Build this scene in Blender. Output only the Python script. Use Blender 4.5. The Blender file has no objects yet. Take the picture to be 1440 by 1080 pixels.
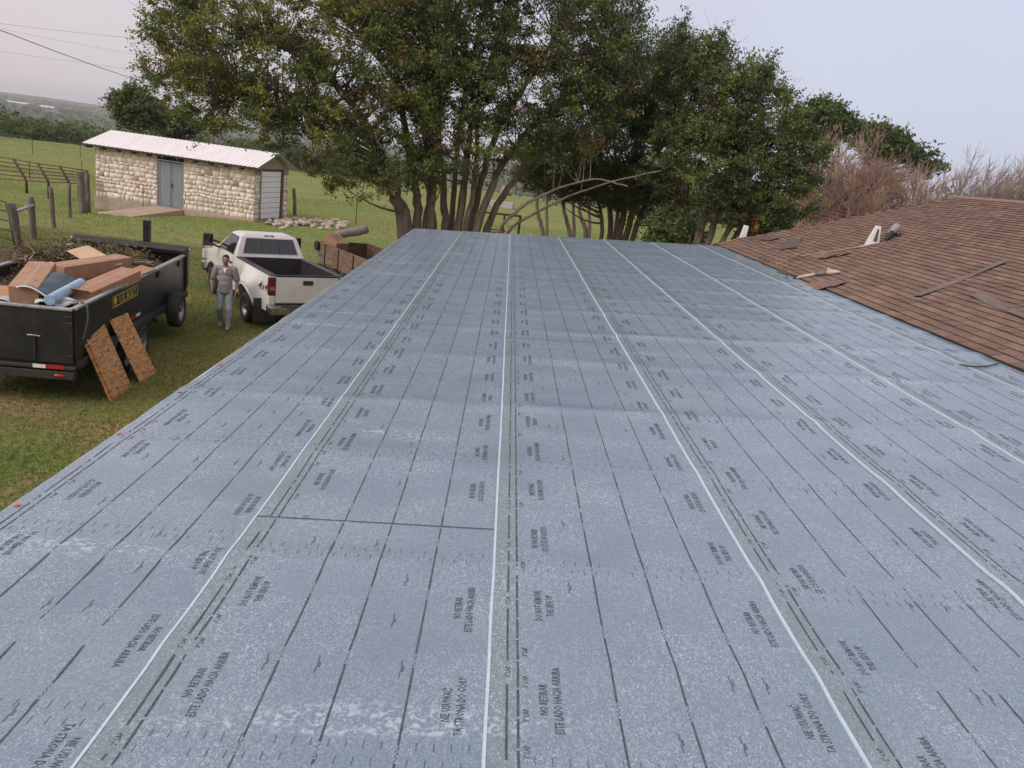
import bpy, bmesh, math, random
import numpy as np
from mathutils import Matrix, Vector

# ------------------------------------------------------------------ camera
IW, IH, FPX, HC = 1440.0, 1080.0, 1088.0, 4.75
def _n(v): return v / np.linalg.norm(v)
_roll = math.radians(7.7)
_d1 = _n(np.array([2.0, -314.0, FPX]))
_hd = np.array([math.cos(_roll), math.sin(_roll), 0.0])
_up = _n(np.cross(_d1, _hd))
if _up[1] > 0: _up = -_up
_rx = _n(np.cross(_d1, _up))
if _rx[0] < 0: _rx = -_rx
CR = np.stack([_rx, _d1, _up])
CAM = np.array([0.0, 0.0, HC])
sc = bpy.context.scene
cam_d = bpy.data.cameras.new('camera'); cam = bpy.data.objects.new('camera', cam_d)
sc.collection.objects.link(cam)
m = Matrix.Identity(4)
for i in range(3):
    m[i][0], m[i][1], m[i][2], m[i][3] = CR[i, 0], -CR[i, 1], -CR[i, 2], CAM[i]
cam.matrix_world = m
cam_d.sensor_width = 36.0; cam_d.lens = 36.0 * FPX / IW
cam_d.clip_start = 0.05; cam_d.clip_end = 30000
sc.camera = cam

# ------------------------------------------------------------------ sky, sun, exposure
SUN_EL, SUN_AZ = math.radians(36), math.radians(-128)      # azimuth measured from +Y towards +X
w = bpy.data.worlds.new('World'); sc.world = w; w.use_nodes = True
nt = w.node_tree; nt.nodes.clear()
def N(t, kind, **kw):
    n = t.nodes.new(kind)
    for k, v in kw.items():
        if k.startswith('i_'): n.inputs[k[2:].replace('_', ' ')].default_value = v
        else: setattr(n, k, v)
    return n
wo = N(nt, 'ShaderNodeOutputWorld'); bg = N(nt, 'ShaderNodeBackground')
sky = N(nt, 'ShaderNodeTexSky', sky_type='NISHITA', sun_disc=False, sun_elevation=SUN_EL,
        sun_rotation=SUN_AZ, air_density=1.0, dust_density=4.0, ozone_density=1.0)
sk = N(nt, 'ShaderNodeVectorMath', operation='SCALE'); sk.inputs['Scale'].default_value = 0.10
nt.links.new(sky.outputs[0], sk.inputs[0])
# an even veil of cloud: a little pinker on the sun's side, a little bluer opposite, brighter overhead
tc = N(nt, 'ShaderNodeTexCoord')
dp = N(nt, 'ShaderNodeVectorMath', operation='DOT_PRODUCT')
dp.inputs[1].default_value = (math.sin(SUN_AZ), math.cos(SUN_AZ), 0)
nt.links.new(tc.outputs['Generated'], dp.inputs[0])
mr = N(nt, 'ShaderNodeMapRange'); mr.inputs['From Min'].default_value = -0.95; mr.inputs['From Max'].default_value = 0.0
nt.links.new(dp.outputs['Value'], mr.inputs['Value'])
cm = N(nt, 'ShaderNodeMix', data_type='RGBA')
cm.inputs[6].default_value = (0.545, 0.585, 0.72, 1); cm.inputs[7].default_value = (0.665, 0.59, 0.60, 1)
nt.links.new(mr.outputs[0], cm.inputs[0])
sp = N(nt, 'ShaderNodeSeparateXYZ'); nt.links.new(tc.outputs['Generated'], sp.inputs[0])
mz = N(nt, 'ShaderNodeMapRange'); mz.inputs['To Min'].default_value = 1.0; mz.inputs['To Max'].default_value = 1.25
nt.links.new(sp.outputs['Z'], mz.inputs['Value'])
cn = N(nt, 'ShaderNodeTexNoise'); cn.inputs['Scale'].default_value = 2.2; cn.inputs['Detail'].default_value = 4
nt.links.new(tc.outputs['Generated'], cn.inputs['Vector'])
mn = N(nt, 'ShaderNodeMapRange'); mn.inputs['From Min'].default_value = 0.3; mn.inputs['From Max'].default_value = 0.7
mn.inputs['To Min'].default_value = 0.95; mn.inputs['To Max'].default_value = 1.04
nt.links.new(cn.outputs['Fac'], mn.inputs['Value'])
mm = N(nt, 'ShaderNodeMath', operation='MULTIPLY'); nt.links.new(mz.outputs[0], mm.inputs[0]); nt.links.new(mn.outputs[0], mm.inputs[1])
cs = N(nt, 'ShaderNodeVectorMath', operation='SCALE'); nt.links.new(cm.outputs[2], cs.inputs[0]); nt.links.new(mm.outputs[0], cs.inputs['Scale'])
mx = N(nt, 'ShaderNodeMix', data_type='RGBA'); mx.inputs[0].default_value = 0.88
nt.links.new(sk.outputs[0], mx.inputs[6]); nt.links.new(cs.outputs[0], mx.inputs[7])
nt.links.new(mx.outputs[2], bg.inputs['Color']); bg.inputs['Strength'].default_value = 1.0
nt.links.new(bg.outputs[0], wo.inputs[0])
sun_d = bpy.data.lights.new('sun', 'SUN'); sun_d.energy = 1.7; sun_d.angle = math.radians(35); sun_d.color = (1.0, 0.94, 0.88)
sun = bpy.data.objects.new('sun', sun_d); sc.collection.objects.link(sun)
_sd = Vector((math.sin(SUN_AZ) * math.cos(SUN_EL), math.cos(SUN_AZ) * math.cos(SUN_EL), math.sin(SUN_EL)))
sun.rotation_euler = _sd.to_track_quat('Z', 'Y').to_euler()
sc.view_settings.view_transform = 'Standard'; sc.view_settings.look = 'None'
sc.view_settings.gamma = 1.0; sc.view_settings.use_curve_mapping = False
sc.view_settings.exposure = 0.25
sc.render.engine = 'CYCLES'
sc.cycles.use_denoising = True
sc.cycles.max_bounces = 6; sc.cycles.diffuse_bounces = 3; sc.cycles.glossy_bounces = 3
sc.cycles.transparent_max_bounces = 6; sc.cycles.volume_bounces = 0
sc.cycles.caustics_reflective = False; sc.cycles.caustics_refractive = False

# ------------------------------------------------------------------ pixels to rays
def ray(x, y): return CR @ _n(np.array([x - 720.0, y - 540.0, FPX]))
def atz(x, y, z=0.0):
    d = ray(x, y); return CAM + d * ((z - HC) / d[2])
def aty(x, y, Y):
    d = ray(x, y); return CAM + d * (Y / d[1])
def onplane(x, y, p0, n):
    d = ray(x, y); n = np.array(n, float); return CAM + d * (n @ (np.array(p0) - CAM)) / (n @ d)
rng = np.random.default_rng(7); random.seed(7)
def sstep(t):
    t = np.clip(t, 0, 1); return t * t * (3 - 2 * t)
def vnoise(x, y, seed=0):
    x = np.asarray(x, float); y = np.asarray(y, float)
    xi = np.floor(x).astype(np.int64); yi = np.floor(y).astype(np.int64); fx = x - xi; fy = y - yi
    fx = fx * fx * (3 - 2 * fx); fy = fy * fy * (3 - 2 * fy)
    def h(a, b):
        v = (a * 374761393 + b * 668265263 + seed * 982451653) & 0x7fffffff
        v = ((v ^ (v >> 13)) * 1274126177) & 0x7fffffff
        return ((v ^ (v >> 16)) & 0xffff) / 65535.0
    return (h(xi, yi) * (1 - fx) + h(xi + 1, yi) * fx) * (1 - fy) + (h(xi, yi + 1) * (1 - fx) + h(xi + 1, yi + 1) * fx) * fy
def gz(x, y):
    """height of the land"""
    x = np.asarray(x, float); y = np.asarray(y, float); r = np.hypot(x, y)
    z = -0.55 * sstep((-13.0 - x) / 9.0) * sstep((y - 33.0) / 8.0)
    z = z + (vnoise(x / 9, y / 9, 3) - .5) * .25 * sstep((r - 34) / 25)
    z = z - 20.0 * sstep((r - 96.0) / 330.0)
    az = np.arctan2(x, y)
    z = z + (21.0 + 9 * (vnoise(az * 6 + 30, az * 0 + 2.5, 5) - .5) + 4 * (vnoise(az * 25 + 30, az * 0 + 7.5, 6) - .5)) * sstep((r - 1800.0) / 3400.0)
    z = z + 5 * (vnoise(x / 260 + 50, y / 260 + 50, 8) - .5) * sstep((r - 420) / 300)
    return z
def gzf(x, y): return float(gz(x, y))

# ------------------------------------------------------------------ mesh building
COL = sc.collection
class MB:
    def __init__(s): s.v = []; s.f = []; s.M = None
    def add(s, vs, fs):
        o = len(s.v)
        for p in vs:
            if s.M is not None: p = s.M @ Vector(p)
            s.v.append((float(p[0]), float(p[1]), float(p[2])))
        for f in fs: s.f.append(tuple(i + o for i in f))
        return s
    def box(s, lo, hi):
        (a, b, c), (d, e, f) = lo, hi
        return s.add([(a,b,c),(d,b,c),(d,e,c),(a,e,c),(a,b,f),(d,b,f),(d,e,f),(a,e,f)],
                     [(0,3,2,1),(4,5,6,7),(0,1,5,4),(1,2,6,5),(2,3,7,6),(3,0,4,7)])
    def hexa(s, p):   # eight corners, bottom loop then top loop
        return s.add(p, [(0,3,2,1),(4,5,6,7),(0,1,5,4),(1,2,6,5),(2,3,7,6),(3,0,4,7)])
    def quad(s, a, b, c, d): return s.add([a,b,c,d], [(0,1,2,3)])
    def tube(s, pts, rad, n=8, cap=True):
        pts = [Vector(p) for p in pts]
        if not hasattr(rad, '__len__'): rad = [rad] * len(pts)
        vs = []; k = len(pts); prev = None
        for i, p in enumerate(pts):
            t = (pts[min(i+1, k-1)] - pts[max(i-1, 0)])
            t = t.normalized() if t.length > 1e-9 else Vector((0,0,1))
            if prev is None:
                a = Vector((0,0,1)) if abs(t.z) < .9 else Vector((1,0,0))
                u = t.cross(a).normalized()
            else:
                u = (prev - t * prev.dot(t))
                u = u.normalized() if u.length > 1e-6 else t.orthogonal().normalized()
            prev = u; b = t.cross(u)
            for j in range(n):
                an = 2 * math.pi * j / n
                vs.append(p + (u * math.cos(an) + b * math.sin(an)) * rad[i])
        fs = []
        for i in range(k - 1):
            for j in range(n):
                fs.append((i*n+j, i*n+(j+1) % n, (i+1)*n+(j+1) % n, (i+1)*n+j))
        if cap: fs.append(tuple(range(n-1, -1, -1))); fs.append(tuple((k-1)*n+j for j in range(n)))
        return s.add(vs, fs)
    def lathe(s, prof, n=20, axis='x', c=(0,0,0), cap=True):
        vs = []; k = len(prof)
        for (a, r) in prof:
            for j in range(n):
                an = 2*math.pi*j/n; p, q = r*math.cos(an), r*math.sin(an)
                v = {'x': (a,p,q), 'y': (q,a,p), 'z': (p,q,a)}[axis]
                vs.append((v[0]+c[0], v[1]+c[1], v[2]+c[2]))
        fs = [(i*n+j, i*n+(j+1) % n, (i+1)*n+(j+1) % n, (i+1)*n+j) for i in range(k-1) for j in range(n)]
        if cap: fs.append(tuple(range(n-1,-1,-1))); fs.append(tuple((k-1)*n+j for j in range(n)))
        return s.add(vs, fs)
    def prism(s, poly, a, b, axis='x'):   # 2D outline pushed from a to b along an axis
        n = len(poly)
        def mk(t, p): return {'x': (t,p[0],p[1]), 'y': (p[0],t,p[1]), 'z': (p[0],p[1],t)}[axis]
        vs = [mk(a,p) for p in poly] + [mk(b,p) for p in poly]
        fs = [tuple(range(n-1,-1,-1)), tuple(range(n, 2*n))] + [(i,(i+1) % n,n+(i+1) % n,n+i) for i in range(n)]
        return s.add(vs, fs)
    def grid(s, fn, nu, nv):
        vs = [fn(i/nu, j/nv) for i in range(nu+1) for j in range(nv+1)]
        fs = [(i*(nv+1)+j, (i+1)*(nv+1)+j, (i+1)*(nv+1)+j+1, i*(nv+1)+j+1) for i in range(nu) for j in range(nv)]
        return s.add(vs, fs)
    def blob(s, c, r, n=8, rot=None):     # ellipsoid
        vs = [];
        for i in range(n+1):
            th = math.pi*i/n
            for j in range(n*2):
                ph = math.pi*j/n
                p = Vector((r[0]*math.sin(th)*math.cos(ph), r[1]*math.sin(th)*math.sin(ph), r[2]*math.cos(th)))
                if rot is not None: p = rot @ p
                vs.append((p.x+c[0], p.y+c[1], p.z+c[2]))
        k = n*2
        fs = [(i*k+j, (i+1)*k+j, (i+1)*k+(j+1) % k, i*k+(j+1) % k) for i in range(n) for j in range(k)]
        return s.add(vs, fs)
    def mesh(s, name):
        me = bpy.data.meshes.new(name); me.from_pydata(s.v, [], s.f); me.update(); return me
    def build(s, name, mat, parent=None, smooth=False, bevel=0.0, seg=2, solid=0.0, recalc=True):
        me = s.mesh(name)
        if recalc:
            bm = bmesh.new(); bm.from_mesh(me); bmesh.ops.recalc_face_normals(bm, faces=bm.faces); bm.to_mesh(me); bm.free()
        o = link(name, me, mat, parent)
        if smooth: me.shade_smooth()
        if solid: md = o.modifiers.new('s', 'SOLIDIFY'); md.thickness = solid; md.offset = 0
        if bevel:
            md = o.modifiers.new('b', 'BEVEL'); md.width = bevel; md.segments = seg; md.limit_method = 'ANGLE'; md.angle_limit = math.radians(35)
        return o
def link(name, me, mat, parent=None):
    o = bpy.data.objects.new(name, me); COL.objects.link(o)
    if mat is not None and not me.materials: me.materials.append(mat)
    if parent is not None: o.parent = parent
    return o
def tag(o, label=None, cat=None, group=None, kind=None):
    if label: o['label'] = label
    if cat: o['category'] = cat
    if group: o['group'] = group
    if kind: o['kind'] = kind
    return o
def thing(name, label, cat, loc=(0,0,0), rz=0.0, group=None, rot=None):
    o = bpy.data.objects.new(name, None); COL.objects.link(o); o.empty_display_size = .2
    o.location = loc; o.rotation_euler = rot if rot else (0,0,rz)
    return tag(o, label, cat, group)
def copy_tree(o, parent=None):
    c = o.copy(); COL.objects.link(c); c.parent = parent
    for ch in o.children: copy_tree(ch, c)
    return c
def np_mesh(name, V, Q, mat, parent=None, col=None, smooth=False):
    """fast mesh: V (n,3), Q (m,k) faces, col (n,3) point colours"""
    V = np.ascontiguousarray(V, np.float32); Q = np.ascontiguousarray(Q, np.int32); k = Q.shape[1]
    me = bpy.data.meshes.new(name); me.vertices.add(len(V)); me.vertices.foreach_set('co', V.ravel())
    me.loops.add(Q.size); me.loops.foreach_set('vertex_index', Q.ravel())
    me.polygons.add(len(Q)); me.polygons.foreach_set('loop_start', np.arange(0, Q.size, k, dtype=np.int32))
    me.update(calc_edges=True)
    if col is not None:
        a = me.color_attributes.new('Col', 'FLOAT_COLOR', 'POINT')
        a.data.foreach_set('color', np.concatenate([col, np.ones((len(col), 1))], 1).astype(np.float32).ravel())
    if smooth: me.shade_smooth()
    return link(name, me, mat, parent)

# ------------------------------------------------------------------ materials
def srgb(r, g, b):
    f = lambda c: (c/255/12.92) if c/255 <= .04045 else ((c/255+.055)/1.055)**2.4
    return (f(r), f(g), f(b))
MATS = {}
def mat(name, col, rough=.6, metal=0.0, var=.12, scale=6.0, bump=0.0, bscale=None, col2=None, thr=(.4,.65), spec=.5, stretch=(1,1,1), detail=5.0, coat=0.0):
    """plain procedural surface: two colours mixed by noise, finer noise on value, bump"""
    if name in MATS: return MATS[name]
    mt = bpy.data.materials.new(name); mt.use_nodes = True; t = mt.node_tree; p = t.nodes['Principled BSDF']
    L = t.links.new
    co = N(t, 'ShaderNodeTexCoord'); mp = N(t, 'ShaderNodeMapping'); mp.inputs['Scale'].default_value = stretch
    L(co.outputs['Object'], mp.inputs[0])
    n1 = N(t, 'ShaderNodeTexNoise'); n1.inputs['Scale'].default_value = scale; n1.inputs['Detail'].default_value = detail
    L(mp.outputs[0], n1.inputs['Vector'])
    n2 = N(t, 'ShaderNodeTexNoise'); n2.inputs['Scale'].default_value = scale*6; n2.inputs['Detail'].default_value = 3
    L(mp.outputs[0], n2.inputs['Vector'])
    r1 = N(t, 'ShaderNodeMapRange'); r1.inputs['From Min'].default_value = thr[0]; r1.inputs['From Max'].default_value = thr[1]
    L(n1.outputs['Fac'], r1.inputs['Value'])
    mixc = N(t, 'ShaderNodeMix', data_type='RGBA')
    c2 = col2 if col2 else tuple(c*(1-var) for c in col)
    mixc.inputs[6].default_value = (*col, 1); mixc.inputs[7].default_value = (*c2, 1); L(r1.outputs[0], mixc.inputs[0])
    r2 = N(t, 'ShaderNodeMapRange'); r2.inputs['From Min'].default_value = .25; r2.inputs['From Max'].default_value = .75
    r2.inputs['To Min'].default_value = 1-var; r2.inputs['To Max'].default_value = 1+var; L(n2.outputs['Fac'], r2.inputs['Value'])
    sc_ = N(t, 'ShaderNodeVectorMath', operation='SCALE'); L(mixc.outputs[2], sc_.inputs[0]); L(r2.outputs[0], sc_.inputs['Scale'])
    L(sc_.outputs[0], p.inputs['Base Color'])
    rr = N(t, 'ShaderNodeMapRange'); rr.inputs['To Min'].default_value = max(.02, rough-.1); rr.inputs['To Max'].default_value = min(1, rough+.1)
    L(n1.outputs['Fac'], rr.inputs['Value']); L(rr.outputs[0], p.inputs['Roughness'])
    p.inputs['Metallic'].default_value = metal; p.inputs['Specular IOR Level'].default_value = spec
    if coat: p.inputs['Coat Weight'].default_value = coat; p.inputs['Coat Roughness'].default_value = .08
    if bump:
        nb = n2
        if bscale:
            nb = N(t, 'ShaderNodeTexNoise'); nb.inputs['Scale'].default_value = bscale; nb.inputs['Detail'].default_value = 4; L(mp.outputs[0], nb.inputs['Vector'])
        b = N(t, 'ShaderNodeBump'); b.inputs['Strength'].default_value = 1.0; b.inputs['Distance'].default_value = bump
        L(nb.outputs['Fac'], b.inputs['Height']); L(b.outputs[0], p.inputs['Normal'])
    MATS[name] = mt; return mt
def mat_attr(name, rough=.6, trans=0.0, mul=1.0, bump=0.0, bscale=20, var=.0, vscale=8, spec=.4):
    """colour from the mesh's own colour attribute (leaves, blades, stones)"""
    if name in MATS: return MATS[name]
    mt = bpy.data.materials.new(name); mt.use_nodes = True; t = mt.node_tree; p = t.nodes['Principled BSDF']; L = t.links.new
    a = N(t, 'ShaderNodeAttribute', attribute_name='Col')
    src = a.outputs['Color']
    if var:
        co = N(t, 'ShaderNodeTexCoord'); n1 = N(t, 'ShaderNodeTexNoise'); n1.inputs['Scale'].default_value = vscale; n1.inputs['Detail'].default_value = 5
        L(co.outputs['Object'], n1.inputs['Vector'])
        r2 = N(t, 'ShaderNodeMapRange'); r2.inputs['From Min'].default_value = .3; r2.inputs['From Max'].default_value = .7
        r2.inputs['To Min'].default_value = 1-var; r2.inputs['To Max'].default_value = 1+var; L(n1.outputs['Fac'], r2.inputs['Value'])
        s_ = N(t, 'ShaderNodeVectorMath', operation='SCALE'); L(src, s_.inputs[0]); L(r2.outputs[0], s_.inputs['Scale']); src = s_.outputs[0]
    L(src, p.inputs['Base Color']); p.inputs['Roughness'].default_value = rough; p.inputs['Specular IOR Level'].default_value = spec
    if bump:
        co = N(t, 'ShaderNodeTexCoord'); nb = N(t, 'ShaderNodeTexNoise'); nb.inputs['Scale'].default_value = bscale; nb.inputs['Detail'].default_value = 4
        L(co.outputs['Object'], nb.inputs['Vector']); b = N(t, 'ShaderNodeBump'); b.inputs['Distance'].default_value = bump
        L(nb.outputs['Fac'], b.inputs['Height']); L(b.outputs[0], p.inputs['Normal'])
    if trans:
        tr = N(t, 'ShaderNodeBsdfTranslucent'); ms = N(t, 'ShaderNodeMixShader'); ms.inputs[0].default_value = trans
        L(src, tr.inputs['Color']); L(p.outputs[0], ms.inputs[1]); L(tr.outputs[0], ms.inputs[2])
        L(ms.outputs[0], t.nodes['Material Output'].inputs['Surface'])
    MATS[name] = mt; return mt

M_BLACK = mat('black_paint', (.012,.012,.013), .38, var=.3, scale=3, col2=(.022,.021,.02))
M_RUBBER = mat('tyre_rubber', (.022,.021,.02), .8, var=.2, scale=8, col2=(.035,.032,.028), bump=.002)
M_WHITE = mat('white_metal', (.74,.73,.71), .35, var=.05, scale=5, col2=(.62,.61,.59))
M_STEEL = mat('galvanised', (.45,.46,.47), .4, metal=.8, var=.15, scale=10)
M_RUST = mat('rusty_steel', (.13,.055,.035), .75, var=.3, scale=9, col2=(.07,.035,.028), bump=.002)
M_BARKPOST = mat('weathered_post', (.17,.14,.115), .9, var=.3, scale=7, col2=(.09,.07,.058), stretch=(1,1,.15), bump=.006)
M_WOOD = mat('aged_plank', (.25,.165,.105), .8, var=.25, scale=5, col2=(.16,.105,.072), stretch=(.4,.4,2), bump=.003)
M_FRESHWOOD = mat('fresh_wood', (.55,.38,.24), .7, var=.15, scale=6, stretch=(.3,3,1))
M_CARD = mat('cardboard', (.42,.235,.145), .75, var=.1, scale=4, col2=(.36,.195,.115))
M_CONC = mat('concrete', (.40,.315,.24), .85, var=.15, scale=3, col2=(.33,.26,.2), bump=.004)
# ================================================================== LAND
def ground_mat():
    mt = bpy.data.materials.new('pasture'); mt.use_nodes = True; t = mt.node_tree; p = t.nodes['Principled BSDF']; L = t.links.new
    g = N(t, 'ShaderNodeNewGeometry')
    def noise(scale, det=5, dist=0.0, vec=None):
        n = N(t, 'ShaderNodeTexNoise'); n.inputs['Scale'].default_value = scale; n.inputs['Detail'].default_value = det; n.inputs['Distortion'].default_value = dist
        L(vec if vec else g.outputs['Position'], n.inputs['Vector']); return n.outputs['Fac']
    def rng_(v, a, b, c=0., d=1.):
        r = N(t, 'ShaderNodeMapRange'); r.inputs['From Min'].default_value = a; r.inputs['From Max'].default_value = b
        r.inputs['To Min'].default_value = c; r.inputs['To Max'].default_value = d; L(v, r.inputs['Value']); return r.outputs[0]
    def mixc(f, a, b):
        m_ = N(t, 'ShaderNodeMix', data_type='RGBA')
        for k, x in ((6, a), (7, b)):
            if isinstance(x, tuple): m_.inputs[k].default_value = (*x, 1)
            else: L(x, m_.inputs[k])
        if isinstance(f, float): m_.inputs[0].default_value = f
        else: L(f, m_.inputs[0])
        return m_.outputs[2]
    green = mixc(rng_(noise(.9), .35, .65), (.125,.17,.038), (.18,.205,.058))
    lawn = mixc(rng_(noise(.55, 6, .6), .46, .64), green, (.30,.215,.105))
    lawn = mixc(rng_(noise(9, 4), .45, .75), lawn, (.07,.08,.026))
    pas = mixc(rng_(noise(.12, 6), .35, .65), (.165,.215,.052), (.225,.24,.075))
    pas = mixc(rng_(noise(1.6, 5), .52, .72), pas, (.115,.14,.04))
    st = N(t, 'ShaderNodeMapping'); st.inputs['Scale'].default_value = (.06,.3,.3); L(g.outputs['Position'], st.inputs[0])
    pas = mixc(rng_(noise(1.5, 5, 0, st.outputs[0]), .5, .7), pas, (.24,.21,.085))
    sx = N(t, 'ShaderNodeSeparateXYZ'); L(g.outputs['Position'], sx.inputs[0])
    base = mixc(rng_(sx.outputs['Y'], 24., 36.), lawn, pas)
    ln = N(t, 'ShaderNodeVectorMath', operation='LENGTH'); L(g.outputs['Position'], ln.inputs[0])
    vo = N(t, 'ShaderNodeTexVoronoi'); vo.inputs['Scale'].default_value = .0035; L(g.outputs['Position'], vo.inputs['Vector'])
    sv = N(t, 'ShaderNodeSeparateColor'); L(vo.outputs['Color'], sv.inputs[0])
    far = mixc(rng_(sv.outputs[0], .35, .6), (.075,.10,.04), (.17,.165,.085))
    far = mixc(rng_(noise(.012, 5), .43, .50), far, (.035,.05,.022))
    base = mixc(rng_(ln.outputs['Value'], 250., 480.), base, far)
    L(base, p.inputs['Base Color']); p.inputs['Roughness'].default_value = .9; p.inputs['Specular IOR Level'].default_value = .15
    b = N(t, 'ShaderNodeBump'); b.inputs['Distance'].default_value = .05; L(noise(14, 5), b.inputs['Height']); L(b.outputs[0], p.inputs['Normal'])
    return mt
rad = np.concatenate([[0.01], np.geomspace(3, 5400, 115)]); na = 256
an = np.linspace(0, 2*np.pi, na, endpoint=False)
RR, AA = np.meshgrid(rad, an, indexing='ij'); gx, gy = RR*np.sin(AA), RR*np.cos(AA)
GV = np.stack([gx, gy, gz(gx, gy)], -1).reshape(-1, 3)
ii, jj = np.meshgrid(np.arange(len(rad)-1), np.arange(na), indexing='ij'); j2 = (jj+1) % na
GQ = np.stack([ii*na+jj, ii*na+j2, (ii+1)*na+j2, (ii+1)*na+jj], -1).reshape(-1, 4)[:, ::-1]
tag(np_mesh('ground', GV, GQ, ground_mat(), smooth=True), kind='structure')

# grass blades: nobody could count them
def blades(name, pts, h, wd, green, tan, tanf, label):
    n = len(pts); a = rng.uniform(0, 2*np.pi, n); ln = rng.uniform(.2, 1.0, n); la = rng.uniform(0, 2*np.pi, n)
    hh = h*rng.uniform(.45, 1.25, n)
    side = np.stack([np.cos(a), np.sin(a), np.zeros(n)], 1)*(wd*rng.uniform(.6, 1.3, n))[:, None]
    tip = np.stack([np.cos(la)*ln*hh, np.sin(la)*ln*hh, hh*np.sqrt(np.maximum(.1, 1.1-ln**2))], 1)
    b = np.stack([pts[:, 0], pts[:, 1], gz(pts[:, 0], pts[:, 1])-.004], 1)
    V = np.stack([b-side, b+side, b+tip], 1).reshape(-1, 3); Q = np.arange(3*n).reshape(-1, 3)
    c = np.where(rng.random(n)[:, None] < tanf[:, None], np.array(tan), np.array(green))*rng.uniform(.6, 1.35, (n, 1))
    c[:, 0] *= rng.uniform(.8, 1.25, n)
    return tag(np_mesh(name, V, Q, mat_attr('grass_blade', .7, .3), col=np.repeat(c, 3, 0)), label, 'grass', kind='stuff')
def scatter(n, x0, x1, y0, y1):
    return np.stack([rng.uniform(x0, x1, n), rng.uniform(y0, y1, n)], 1)
P = scatter(330000, -18, -1.6, 4, 30)
az_ = np.degrees(np.arctan2(P[:, 0], P[:, 1])); P = P[(az_ > -42) & (P[:, 0] < -2.0)]
tn = np.clip((vnoise(P[:, 0]*.7+40, P[:, 1]*.7+40, 1)*.6+vnoise(P[:, 0]*1.9+40, P[:, 1]*1.9+40, 2)*.4-.42)*3.2, .06, .8)
tn = np.clip(tn+.55*np.exp(-(((P[:, 0]+5.0)/1.7)**2+((P[:, 1]-15.5)/3.2)**2))*(.4+vnoise(P[:, 0]*2.5+9, P[:, 1]*2.5+9, 6)), 0, .9)
blades('lawn_grass', P, .075, .0065, (.135,.19,.042), (.33,.25,.115), tn, 'short patchy green and straw coloured lawn grass beside the trailers')
P = np.concatenate([scatter(90000, -45, 12, 30, 62), scatter(70000, -75, 30, 55, 110)])
az_ = np.degrees(np.arctan2(P[:, 0], P[:, 1])); P = P[(az_ > -42) & (az_ < 24)]
tn = np.clip((vnoise(P[:, 0]*.3+90, P[:, 1]*.3+90, 4)-.35)*1.2, .05, .7)
blades('pasture_grass', P, .10, .012, (.175,.24,.055), (.30,.285,.11), tn*.7, 'green pasture grass beyond the stone shed and the trees')

# ================================================================== HOUSE
house = thing('house', 'low house with blue-grey sheeted low roof and brown shingled upper roof', 'house', (0,0,0))
TP = math.tan(math.radians(4.2)); ZR0 = HC-1.69/math.cos(math.radians(4.2))
XE, XU, Y0, Y1 = -2.14, 5.16, -3.2, 18.75
def zroof(x): return ZR0+TP*x
ridges = []
yy = Y0
while yy < 19:
    ridges.append((yy+random.uniform(-.12,.12), random.uniform(-.02,.02), random.uniform(.08,.15), random.uniform(.0055,.0105), random.random()))
    yy += 1.22/2 if random.random() < .35 else 1.22
STRIP = [-2.14, -1.0, .13, 1.28, 2.37, 3.5, 4.65, 5.3]
small = [(random.uniform(Y0, 19), random.uniform(-.25,.25), random.uniform(.03,.07), random.uniform(.001,.003), random.randint(0, 6), random.uniform(.15,.6), random.uniform(.2,.9)) for _ in range(220)]
def wave_raw(x, y):
    x = np.asarray(x, float); y = np.asarray(y, float); z = np.zeros(np.broadcast(x, y).shape)
    k = np.clip(np.searchsorted(STRIP, x, side='right')-1, 0, 6)
    for (a, s, wd, am, q) in ridges:
        amp = am*(.45+1.0*vnoise(k*3.7+q*50, k*0+.5, 11))
        d = (y-a-s*x)/wd
        z = z+amp*np.exp(-np.clip(d*d, 0, 30))
    for (a, s, wd, am, kk, u0, ul) in small:
        sl = slice(*np.searchsorted(y[0], (a-2.2, a+2.2)))
        d = (y[:, sl]-a-s*x)/wd; xm = STRIP[kk]+u0*1.1; e = (x-xm)/(ul*.6)
        z[:, sl] += am*np.exp(-np.clip(d*d, 0, 30))*np.exp(-np.clip(e*e, 0, 30))
    z = z+.004*(vnoise(x*1.3+20, y*1.1+20, 21)-.5)+.0022*(vnoise(x*4+20, y*2.2+20, 22)-.5)
    return z
_wx = np.arange(-2.4, 5.5, .02); _wy = np.arange(Y0-.1, 19.2, .015)
_WG = wave_raw(_wx[:, None], _wy[None, :])
def wave(x, y):
    x, y = np.broadcast_arrays(np.asarray(x, float), np.asarray(y, float))
    u = np.clip((x-_wx[0])/.02, 0, len(_wx)-1.001); v = np.clip((y-_wy[0])/.015, 0, len(_wy)-1.001)
    i = u.astype(int); j = v.astype(int); a = u-i; b = v-j
    return (_WG[i, j]*(1-a)+_WG[i+1, j]*a)*(1-b)+(_WG[i, j+1]*(1-a)+_WG[i+1, j+1]*a)*b
def lift(x, k):     # a sheet's low edge rides on the sheet below it
    u = np.clip((x-STRIP[k])/(STRIP[k+1]-STRIP[k]), 0, 1.1)
    return .0075*(1-u)
def RPn(x, y, k, off=0.0):
    x = np.asarray(x, float); y = np.asarray(y, float)
    return np.stack([x, y+0*x, zroof(x)+wave(x, y)+lift(x, k)+off], -1)

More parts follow.
